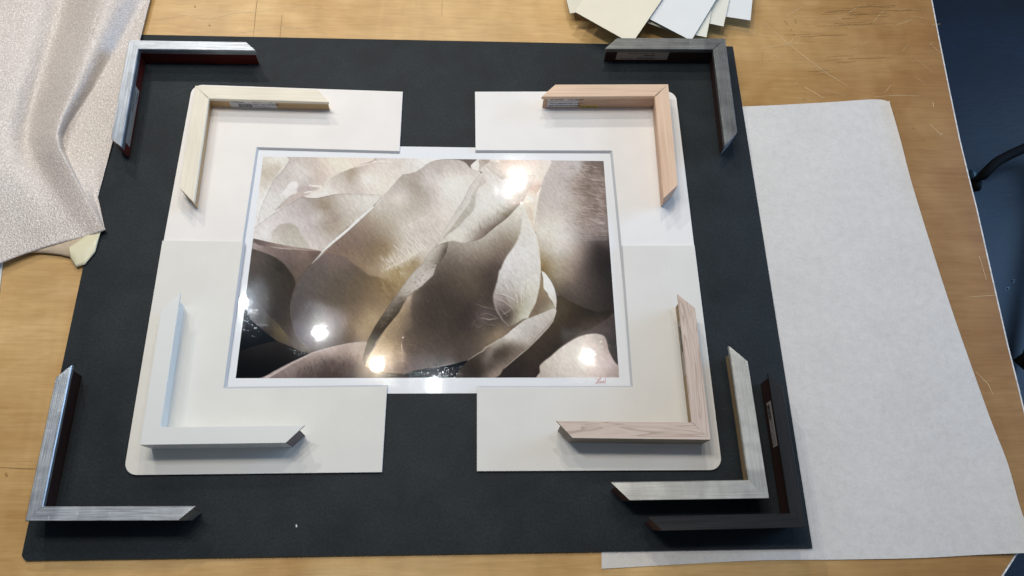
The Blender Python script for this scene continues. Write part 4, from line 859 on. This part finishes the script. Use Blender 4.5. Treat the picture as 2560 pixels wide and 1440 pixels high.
# ------------------------------------------------------------------ corner mats
TH = 0.0032
def arc(cx, cy, r, a0, a1, n=8):
    return [(cx + r * math.cos(math.radians(a0 + (a1 - a0) * k / n)), cy + r * math.sin(math.radians(a0 + (a1 - a0) * k / n))) for k in range(n + 1)]
def corner_mat(name, ptsxy, inner, quad, zf, mat, label, cutfar=None):
    """ptsxy: outer corner, horizontal arm end outer, arm end inner, inner corner, vertical arm end inner, vertical arm end outer (world xy)"""
    O, He, Hi, I, Vi, Ve = [Vector((p[0], p[1])) for p in ptsxy]
    r = 0.017
    dh = (He - O).normalized(); dv = (Ve - O).normalized()
    c = O + dh * r + dv * r
    outl = []; rad = []
    # round the outer corner
    for k in range(9):
        a = k / 8 * math.pi / 2
        p = c - dh * r * math.sin(a) - dv * r * math.cos(a)
        outl.append(p)
    outl = outl[::-1] if (outl[0] - He).length > (outl[-1] - He).length else outl
    # order: from vertical side round to the horizontal side, then He..Ve
    seq = outl[::-1] + [He, Hi, I, Vi, Ve]
    toward = Vector((0, -1 if quad[1] > 0 else 1)); tx = Vector((1 if quad[0] < 0 else -1, 0))
    offs = [Vector((0, 0))] * len(outl) + [Vector((0, 0)), toward * TH, (toward + tx) * TH, tx * TH, Vector((0, 0))]
    n = len(seq)
    base = Vector((O.x, O.y, zf(O.y)))
    T = [Vector((p.x, p.y, zf(p.y) + TH)) - base for p in seq]
    Bt = [Vector((p.x + o.x, p.y + o.y, zf(p.y + o.y))) - base for p, o in zip(seq, offs)]
    o = slab(name, T, Bt, [mat, MAT['core']], None, [0, 1] + [1] * n)
    o.location = base
    bv = o.modifiers.new('soft', 'BEVEL'); bv.width = 0.0003; bv.segments = 1; bv.limit_method = 'ANGLE'
    tag(o, label, 'mat', 'white corner mats around the photo')
    return o
ZU = 0.00375            # underside of the two upper mats
y_ov = un(1555, 693, ZU + TH).y
slope = (ZU + TH - ZB - 0.0001) / (y_ov - (-0.313))
zup = lambda y: ZU
zlo = lambda y: ZB + 0.0001 + slope * max(0.0, y + 0.313)
def W(x, y, z): p = un(x, y, z); return (p.x, p.y)
zu = ZU + TH
corner_mat('corner_mat', [W(481, 211, zu), W(1006.9, 229, zu), W(998.8, 377.5, zu), W(641, 367.5, zu), W(597, 660, zu), W(398, 660, zu)],
           None, (-1, 1), zup, MAT['mat_tl'], 'bright white L-shaped mat under the pale maple frame corner')
corner_mat('corner_mat', [W(1689, 228, zu), W(1187.3, 229, zu), W(1188.8, 375.5, zu), W(1530.4, 376.6, zu), W(1561.5, 693, zu), W(1745, 693, zu)],
           None, (1, 1), zup, MAT['mat_tr'], 'cool white L-shaped mat under the pinkish wood frame corner')
zq = lambda x, y: W(x, y, zlo(un(x, y, 0.006).y) + TH)
corner_mat('corner_mat', [zq(308, 1188), zq(955, 1180.5), zq(968, 965.8), zq(559, 971), zq(607.5, 604), zq(405.8, 601.5)],
           None, (-1, -1), zlo, MAT['mat_bl'], 'soft grey-white L-shaped mat under the white painted frame corner')
corner_mat('corner_mat', [zq(1806.5, 1175), zq(1192.3, 1178), zq(1192.3, 969), zq(1583, 968.5), zq(1556.5, 614), zq(1736.5, 613.5)],
           None, (1, -1), zlo, MAT['mat_br'], 'warm ivory L-shaped mat under the washed oak frame corner')

# ------------------------------------------------------------------ frame corner samples
def rail(parent, ang, side, L, k, Wd, H, mats, prof):
    """one mitred stick of moulding: X along the stick, Y*side inward"""
    # profile points (u, z, face material of the strip that follows)
    n = len(prof)
    v = []
    for (u, z, m) in prof: v.append((u, side * u, z))
    for (u, z, m) in prof: v.append((L + k * u, side * u, z))
    f = [list(range(n)), list(range(n, 2 * n))]; mi = [4, 4]
    for i in range(n):
        f.append([i, (i + 1) % n, n + (i + 1) % n, n + i]); mi.append(prof[i][2])
    o = mesh_obj('rail', v, f, mats, parent, mi)
    o.rotation_euler = (0, 0, ang)
    return o
def frame_corner(label, Oxy, zb, H, Wd, angH, angV, LH, LV, mats, quad, rec=0.006, lip=0.006, inset=0.001, tilt=0.0, kH=1.0, kV=1.0, cham=0.0008, group='frame corner samples'):
    """mats: face, outer side, lip edge, inner side, end cut"""
    e = empty('frame_corner', (Oxy[0], Oxy[1], zb), 0, tilt)
    tag(e, label, 'frame corner', group)
    c = cham
    prof = [(inset, 0, 1), (0.0, H - c * 0.6, 1), (c * 0.6, H, 0), (Wd - c, H, 0 if c < 0.001 else 0), (Wd, H - c, 2), (Wd, H - lip, 3), (Wd - rec, H - lip, 3), (Wd - rec, 0, 3)]
    # inward direction sign: horizontal stick
    sh = 1 if (-math.sin(angH) * 0 + math.cos(angH)) * quad[1] < 0 else -1
    sv_dir = Vector((-math.sin(angV), math.cos(angV)))
    sv = 1 if sv_dir.x * (-quad[0]) > 0 else -1
    r1 = rail(e, angH, sh, LH, kH, Wd, H, mats, prof)
    r2 = rail(e, angV, sv, LV, kV, Wd, H, mats, prof)
    return e, r1, r2, sh, sv
R_ = math.radians
def OX(px, py, z): p = un(px, py, z); return (p.x, p.y)
M_ = MAT
tilt = math.atan(slope)
# brushed silver with red sides, upper left
F1 = frame_corner('bright brushed silver frame corner with red sides beside the foam sheet', OX(322, 100, ZB + .038), ZB, .038, .0178, R_(0.35), R_(-88.6), .1834, .1845,
                  [M_['silver'], M_['silver'], M_['silver'], M_['red'], M_['red']], (-1, 1), rec=.004, lip=.010, cham=.0013, kV=0.85)
F2 = frame_corner('pale creamy maple frame corner with a barcode sticker', OX(488, 214, zu + .027), zu, .027, .0236, R_(-1.0), R_(-89.3), .191, .1835,
                  [M_['maple'], M_['maple'], M_['maple'], M_['maple_raw'], M_['maple_raw']], (-1, 1), rec=.0035, lip=.0055, kH=.82, kV=1.05, cham=.0006)
F3 = frame_corner('pinkish ash wood frame corner with two white stickers and a yellow one', OX(1670.5, 210.5, zu + .036), zu, .036, .0236, R_(-178.6), R_(-90.9), .184, .187,
                  [M_['cherry'], M_['cherry'], M_['cherry'], M_['cherry_raw'], M_['cherry_raw']], (1, 1), rec=.004, lip=.0065, cham=.0006)
F4 = frame_corner('dark pewter brushed frame corner beside the cream swatches', OX(1813, 96.2, ZB + .038), ZB, .038, .0228, R_(-178.9), R_(-91.2), .183, .185,
                  [M_['pewter'], M_['pewter'], M_['pewter'], M_['darkred'], M_['silver2']], (1, 1), rec=.0045, lip=.008, cham=.0008, kH=1.02, kV=1.15)
zF5 = zlo(-0.2754) + TH; zF6 = zlo(-0.2745) + TH
F5 = frame_corner('smooth white painted frame corner', OX(350, 1111.3, zF5 + .037), zF5, .037, .0225, R_(0.35), R_(90.2), .184, .186,
                  [M_['whitep'], M_['whitep'], M_['whitep'], M_['whitep'], M_['whiteend']], (-1, -1), rec=.006, lip=.003, tilt=tilt, cham=.0004)
F6 = frame_corner('washed pinkish-grey oak frame corner with dark grain', OX(1777, 1098.6, zF6 + .038), zF6, .038, .0230, R_(178.9), R_(90.4), .185, .187,
                  [M_['oak'], M_['oakside'], M_['oak'], M_['tanside'], M_['oakside']], (1, -1), rec=.006, lip=.004, tilt=tilt, kH=.94, kV=.93, cham=.0005)
F7 = frame_corner('champagne silver frame corner between the ivory mat and the black frame corner', OX(1923.9, 1246.4, ZB + .036), ZB, .036, .0243, R_(-179.8), R_(90.9), .184, .186,
                  [M_['champagne'], M_['darkside'], M_['champagne'], M_['tanside'], M_['brownend']], (1, -1), rec=.006, lip=.006, inset=.004, cham=.0012)
F8 = frame_corner('black stained wood frame corner at the lower right of the black board', OX(2014.6, 1318.4, ZB + .042), ZB, .042, .0178, R_(-179.45), R_(90.4), .186, .187,
                  [M_['blackwood'], M_['blackwood'], M_['blackwood'], M_['darkred'], M_['brownend']], (1, -1), rec=.0035, lip=.004, inset=.005, cham=.0008)
F9 = frame_corner('scratched silver frame corner at the lower left with striped cut end', OX(62.5, 1303, ZB + .039), ZB, .039, .0176, R_(-0.5), R_(90.1), .184, .182,
                  [M_['silver2'], M_['darkside'], M_['silver2'], M_['darkred'], M_['greyend']], (-1, -1), rec=.004, lip=.006, inset=.004, kH=1.1, cham=.0010)

# stickers on the inner sides
def text_mesh(txt, size, bold=0.0):
    cu = bpy.data.curves.new('t', 'FONT'); cu.body = txt; cu.size = size; cu.offset = bold
    cu.resolution_u = 2
    o = bpy.data.objects.new('t', cu); COL.objects.link(o)
    dg = bpy.context.evaluated_depsgraph_get()
    m = bpy.data.meshes.new_from_object(o.evaluated_get(dg))
    bpy.data.objects.remove(o)
    return m
def sticker(railobj, side, uface, x0, x1, z0, z1, mat, texts=(), bars=(), flip=False, rot=0.0):
    """flat label glued on the inner side of a rail; local frame: X along the stick, z up"""
    y = side * (uface + 0.00035)
    th = 0.0003
    q = [(x0, z0), (x1, z0), (x1, z1), (x0, z1)]
    v = [(a, y, b) for a, b in q] + [(a, y - side * th, b) for a, b in q]
    s = mesh_obj('sticker', v, [(0, 1, 2, 3), (4, 5, 6, 7), (0, 1, 5, 4), (1, 2, 6, 5), (2, 3, 7, 6), (3, 0, 4, 7)], mat, railobj)
    yt = side * (uface + 0.00055)
    vs = []; fs = []
    for (tx_, tz, size, body, bold) in texts:
        m = text_mesh(body, size, bold)
        n0 = len(vs)
        for w_ in m.vertices:
            xx = tx_ + w_.co.x; zz = tz + w_.co.y
            if flip: xx = x0 + x1 - xx
            vs.append((xx, yt, zz))
        for p in m.polygons: fs.append([n0 + i for i in p.vertices])
    for (a, b, c_, d) in bars:
        if flip: a, b = x0 + x1 - b, x0 + x1 - a
        n0 = len(vs); vs += [(a, yt, c_), (b, yt, c_), (b, yt, d), (a, yt, d)]; fs.append([n0, n0 + 1, n0 + 2, n0 + 3])
    if vs:
        mesh_obj('printed_text', vs, fs, MAT['ink'], s, recalc=False)
    return s
def barcode(x0, x1, z0, z1, seed):
    r = random.Random(seed); x = x0; out = []
    while x < x1:
        w_ = r.choice((.0003, .0005, .0008)); out.append((x, min(x + w_, x1), z0, z1)); x += w_ + r.choice((.0003, .0005, .0007))
    return out
# maple sticker: horizontal stick, inner side visible; +X runs to the right
sticker(F2[1], F2[3], .0236 - .0035, .052, .124, .0015, .0205, M_['sticker'],
        [(.0545, .0148, .0060, 'OMEGA', .00022), (.088, .0148, .0056, '54152', 0.0), (.114, .0148, .0040, 'WP', 0.0), (.088, .0095, .0044, 'WH 1-1/8 x WASHED', 0.00008), (.090, .0045, .0034, 'www.omega.com', 0.0)],
        barcode(.065, .086, .003, .012, 5))
# pinkish wood stickers: the stick runs to the left, so text is mirrored in its axis
u3 = .0236 - .004
def rev(a, b): return (a, b)
sticker(F3[1], F3[3], u3, .146, .196, .0190, .0270, M_['sticker'], [(.149, .0215, .0042, '888.407.6220  *  (773) 228.2995', .0001)], flip=True)
sticker(F3[1], F3[3], u3, .146, .196, .0035, .0178, M_['sticker'], [(.149, .0122, .0040, 'This is a natural product, color &', .0001), (.149, .0062, .0040, 'grain may vary from this sample.', .0001)], flip=True)
sticker(F3[1], F3[3], u3, .112, .143, .0002, .0075, M_['sticker_y'], [(.1135, .0020, .0052, 'Principal Line', .0001)], flip=True)
# pewter sticker
sticker(F4[1], F4[3], .0228 - .0045, .094, .182, .0060, .0265, M_['sticker_d'],
        [(.112, .0205, .0042, 'finish may vary from sample', 0), (.140, .0150, .0050, 'PEWTER', .0001), (.100, .0085, .0048, 'No. 2 3 4 5', 0), (.130, .0085, .0050, 'Rustic Polished', .0001)], flip=True)
# silver with red sides: label on the upright stick
sticker(F1[2], F1[4], .0178 - .004, .075, .180, .0055, .0240, M_['sticker_d'],
        [(.082, .0160, .005, 'silver leaf moulding', 0), (.082, .0085, .005, 'length 9 ft', 0)], flip=False)
sticker(F6[2], F6[4], .0230 - .006, .096, .176, .006, .030, M_['sticker_d'],
        [(.100, .022, .005, 'washed oak', 0), (.100, .015, .005, 'profile sample', 0)], barcode(.130, .168, .008, .026, 8))
sticker(F8[2], F8[4], .0178 - .0035, .108, .170, .012, .027, M_['sticker_d'],
        [(.110, .0225, .0038, 'black stain on ash  1-1/4', 0), (.110, .0175, .0038, 'see price list  SW 7104', 0), (.110, .013, .0038, 'sample only', 0)], barcode(.146, .166, .0135, .022, 9))

# ------------------------------------------------------------------ mat board swatches (fanned, propped off the table)
def swatch(pts, z, mat, label, tiltz=0.0):
    P = [un(x, y, z) for x, y in pts]
    base = P[0].copy()
    T = [p - base + Vector((0, 0, 0.0015)) for p in P]; Bt = [p - base for p in P]
    o = slab('mat_swatch', T, Bt, [mat, M_['swatch_side']], None, [0, 1] + [1] * len(P))
    o.location = base
    tag(o, label, 'swatch', 'fanned mat board swatches')
    return o
SW = [([(1416, 0), (1424.5, 35), (1441, 33), (1500, 28), (1500, -150), (1400, -150)], .020, 'swatch_off', 'cream swatch peeking out at the far left of the fan'),
      ([(1437, 31), (1579, 110.5), (1656, -2), (1740, -140), (1560, -160)], .038, 'swatch_cream', 'wide cream swatch lying topmost at the left of the fan'),
      ([(1617, 58), (1690, 84), (1720, 40), (1720, -150), (1650, -150)], .026, 'swatch_off', 'off-white swatch with just a thin corner showing between the two wide swatches'),
      ([(1622, 48), (1727.5, 103), (1791, -2), (1880, -140), (1700, -160)], .033, 'swatch_white', 'wide white swatch in the middle of the fan'),
      ([(1680, 78), (1765.5, 94.5), (1776, 40), (1800, -150), (1690, -150)], .028, 'swatch_off', 'narrow pale yellow swatch right of the wide white swatch'),
      ([(1740, 53), (1808, 67.5), (1824, -5), (1850, -150), (1750, -150)], .024, 'swatch_off', 'off-white swatch second from the right of the fan'),
      ([(1770, 36), (1875.5, 52.5), (1881, -5), (1890, -150), (1780, -150)], .020, 'swatch_white', 'white swatch rightmost in the fan')]
for pts, z, m, lab in SW: swatch(pts, z, M_[m], lab)

# ------------------------------------------------------------------ foam sheet
def smp(c, t):
    q = t * (len(c) - 1); i = min(int(q), len(c) - 2); u = q - i
    return np.array(c[i], float) * (1 - u) + np.array(c[i + 1], float) * u
ridge = [(292, -100), (268, -20), (240, 60), (208, 150), (176, 235), (152, 295), (142, 335), (150, 372), (180, 430), (215, 495), (262, 575)]
right = [(402, -100), (377, -10), (362, 50), (345, 118), (325, 200), (307, 270), (292, 320), (278, 365), (262, 425), (244, 492), (262.5, 575.5)]
leftp = [(-240, -120), (-240, 0), (-240, 90), (-240, 170), (-240, 250), (-240, 330), (-240, 400), (-240, 480), (-240, 560), (-240, 640), (-240, 720)]
bottom = [(-240, 720), (-100, 690), (0, 658), (20, 650), (45, 640), (75, 630), (110, 618), (160, 604), (215, 591), (240, 583), (262, 575)]
def sm(x): x = min(1, max(0, x)); return x * x * (3 - 2 * x)
NS, NTt = 150, 190
SR = 0.72
fv = []; fr = random.Random(2)
for j in range(NTt + 1):
    t = j / NTt
    Rg, Rt, Lf = smp(ridge, t), smp(right, t), smp(leftp, t)
    for i in range(NS + 1):
        s = i / NS
        if s <= SR:
            q = s / SR
            p = Lf * (1 - q) + Rg * q
            pb_ = smp(bottom, q) - (np.array(leftp[-1]) * (1 - q) + np.array(ridge[-1]) * q)
            p = p + pb_ * t ** 5
            amp = 1 - 0.55 * sm((t - .55) / .4)
            valley = math.exp(-((q - 0.80) / 0.09) ** 2)
            h = 0.030 + 0.014 * amp * math.exp(-((q - 1.0) / 0.12) ** 2) - 0.012 * amp * valley + 0.012 * math.sin(q * 4.0 + t * 1.5)
            h += 0.004 * math.sin(7 * q + 3 * t) * (1 - q) + 0.002 * math.sin(6 * t - 4 * q)
            h *= (1 - 0.72 * sm((t - .62) / .38))
            h += 0.004
        else:
            q = (s - SR) / (1 - SR)
            p = Rg * (1 - q) + Rt * q
            amp = 1 - 0.55 * sm((t - .55) / .4)
            hr = 0.030 + 0.014 * amp + 0.012 * math.sin(4.0 + t * 1.5) + 0.002 * math.sin(6 * t - 4)
            hr = hr * (1 - 0.72 * sm((t - .62) / .38)) + 0.004
            low = 0.009 + 0.004 * math.sin(q * 3 + 2) + 0.006 * (1 - t)
            wd_ = 1.25 - 1.17 * sm((t + 0.15) / 0.85)
            h = low + (hr - low) * (1 - sm(q / wd_))
        v_ = un(p[0], p[1], max(0.0055, h))
        fv.append(v_)
ffc = []
for j in range(NTt):
    for i in range(NS):
        k = j * (NS + 1) + i
        ffc.append((k, k + NS + 1, k + NS + 2, k + 1))
fe = empty('foam_sheet', un(60, 300, 0))
tag(fe, 'crumpled translucent grey-pink packing foam sheet at the left of the table', 'foam sheet')
foff = -Vector(fe.location)
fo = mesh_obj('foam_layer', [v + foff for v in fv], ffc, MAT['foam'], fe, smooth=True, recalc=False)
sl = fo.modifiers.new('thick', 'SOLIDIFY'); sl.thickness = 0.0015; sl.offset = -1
# underside fold and cream film
def strip(name, up, lo, mat, hu, hl, n=24, m=8):
    v = []; f = []
    for i in range(n + 1):
        a = smp(up, i / n); b = smp(lo, i / n)
        for k in range(m + 1):
            q = k / m; p = a * (1 - q) + b * q
            h = hu * (1 - q) + hl * q + 0.002 * math.sin(q * math.pi)
            v.append(un(p[0], p[1], h) + foff)
    for i in range(n):
        for k in range(m):
            z_ = i * (m + 1) + k; f.append((z_, z_ + 1, z_ + m + 2, z_ + m + 1))
    o = mesh_obj(name, v, f, mat, fe, smooth=True, recalc=False)
    s_ = o.modifiers.new('thick', 'SOLIDIFY'); s_.thickness = 0.0008
    return o
strip('folded_edge', [(70, 628), (110, 616), (160, 602), (212, 589)], [(76, 632), (115, 633), (150, 637), (176, 643)], MAT['foam_under'], 0.0075, 0.0045)
strip('cream_film', [(172, 618), (190, 606), (212, 590), (238, 583), (251, 577)], [(175, 643), (190, 667), (212, 661), (238, 630), (249, 592)], MAT['tape'], 0.0085, 0.0062)

# ------------------------------------------------------------------ paper chip on the board
c0 = un(741, 1315, ZB)
cp = [(0, -0.0018), (.0012, -.001), (.0011, .0008), (0.0, .0020), (-.0009, .0014), (-.0004, 0.0), (-.0008, -.0012)]
o = slab('paper_chip', [(x, y, .0012) for x, y in cp], [(x, y, 0.0001) for x, y in cp], MAT['swatch_white'])
o.location = c0
tag(o, 'tiny white paper chip on the lower part of the black board', 'chip')

# ------------------------------------------------------------------ stool standing below the table edge
def tube(name, pts, rad, mat, parent=None, n=12):
    P = [Vector(p) for p in pts]; v = []; f = []
    for i, p in enumerate(P):
        d = (P[min(i + 1, len(P) - 1)] - P[max(i - 1, 0)]).normalized()
        a = d.cross(Vector((0, 0, 1)));
        if a.length < 1e-3: a = Vector((1, 0, 0))
        a.normalize(); b = a.cross(d)
        r = rad[i] if isinstance(rad, (list, tuple)) else rad
        for k in range(n):
            th = 2 * math.pi * k / n
            v.append(p + a * r * math.cos(th) + b * r * math.sin(th))
    for i in range(len(P) - 1):
        for k in range(n):
            f.append((i * n + k, i * n + (k + 1) % n, (i + 1) * n + (k + 1) % n, (i + 1) * n + k))
    f.append(tuple(range(n))); f.append(tuple((len(P) - 1) * n + k for k in range(n)))
    return mesh_obj(name, v, f, mat, parent, smooth=True)
zc = -0.55
se = empty('stool', un(2700, 380, -0.85))
tag(se, 'black stool base leg with a small caster beyond the right table edge', 'stool')
so_ = -Vector(se.location)
tube('leg', [un(x, y, z) + so_ for x, y, z in curved([(2440, 448, -0.815), (2456, 440, -0.80), (2475, 421, -0.785), (2500, 400, -0.775), (2560, 371, -0.765), (2630, 345, -0.76), (2700, 380, -0.76)], 3)],
     [0.010] * 3 + [0.014] * 30, MAT['rubber'], se)
tube('leg', [un(x, y, z) + so_ for x, y, z in [(2546, 912, -0.83), (2575, 890, -0.81), (2640, 700, -0.78), (2700, 380, -0.76)]], 0.018, MAT['rubber'], se)
def wheel(px, py, z, r, w_, mat):
    c_ = un(px, py, z) + so_
    return tube('caster', [c_ + Vector((-w_, 0.006, 0)), c_ + Vector((-w_ * .9, 0.006, 0)), c_ + Vector((w_ * .9, -0.006, 0)), c_ + Vector((w_, -0.006, 0))], [r * .8, r, r, r * .8], mat, se, 20)
wheel(2438, 462, -0.833, 0.017, 0.009, MAT['rubber'])
wheel(2434, 437, -0.815, 0.012, 0.008, MAT['bolt'])
tube('column', [Vector((se.location.x, se.location.y, z)) + so_ for z in (-0.82, -0.45)], 0.03, MAT['rubber'], se)

# scuffs on the floor near the right edge
scf = flat('floor_scuff', (0.05, 0.10, 0.15), 0.4)
def floor_marks():
    v = []; f = []
    r = random.Random(8)
    for cx, cy in ((2516, 722), (2530, 702)):
        for k in range(4):
            a = -0.5 + k * 0.75 + r.uniform(-.2, .2); L = r.uniform(6, 13)
            p = un(cx, cy, -0.849); q = un(cx + L * math.cos(a), cy + L * math.sin(a) * .9, -0.849)
            d = (q - p).normalized(); nr = Vector((-d.y, d.x, 0)) * 0.0035
            n0 = len(v); v += [p + nr, p - nr, q]; f.append((n0, n0 + 1, n0 + 2))
    return v, f
v, f = floor_marks()
tag(mesh_obj('floor_scuffs', v, f, scf, recalc=False), kind='structure')

# ------------------------------------------------------------------ render settings
scene.render.engine = 'CYCLES'
scene.cycles.use_denoising = True
scene.cycles.max_bounces = 6
scene.render.resolution_x = 1024
scene.render.resolution_y = 576
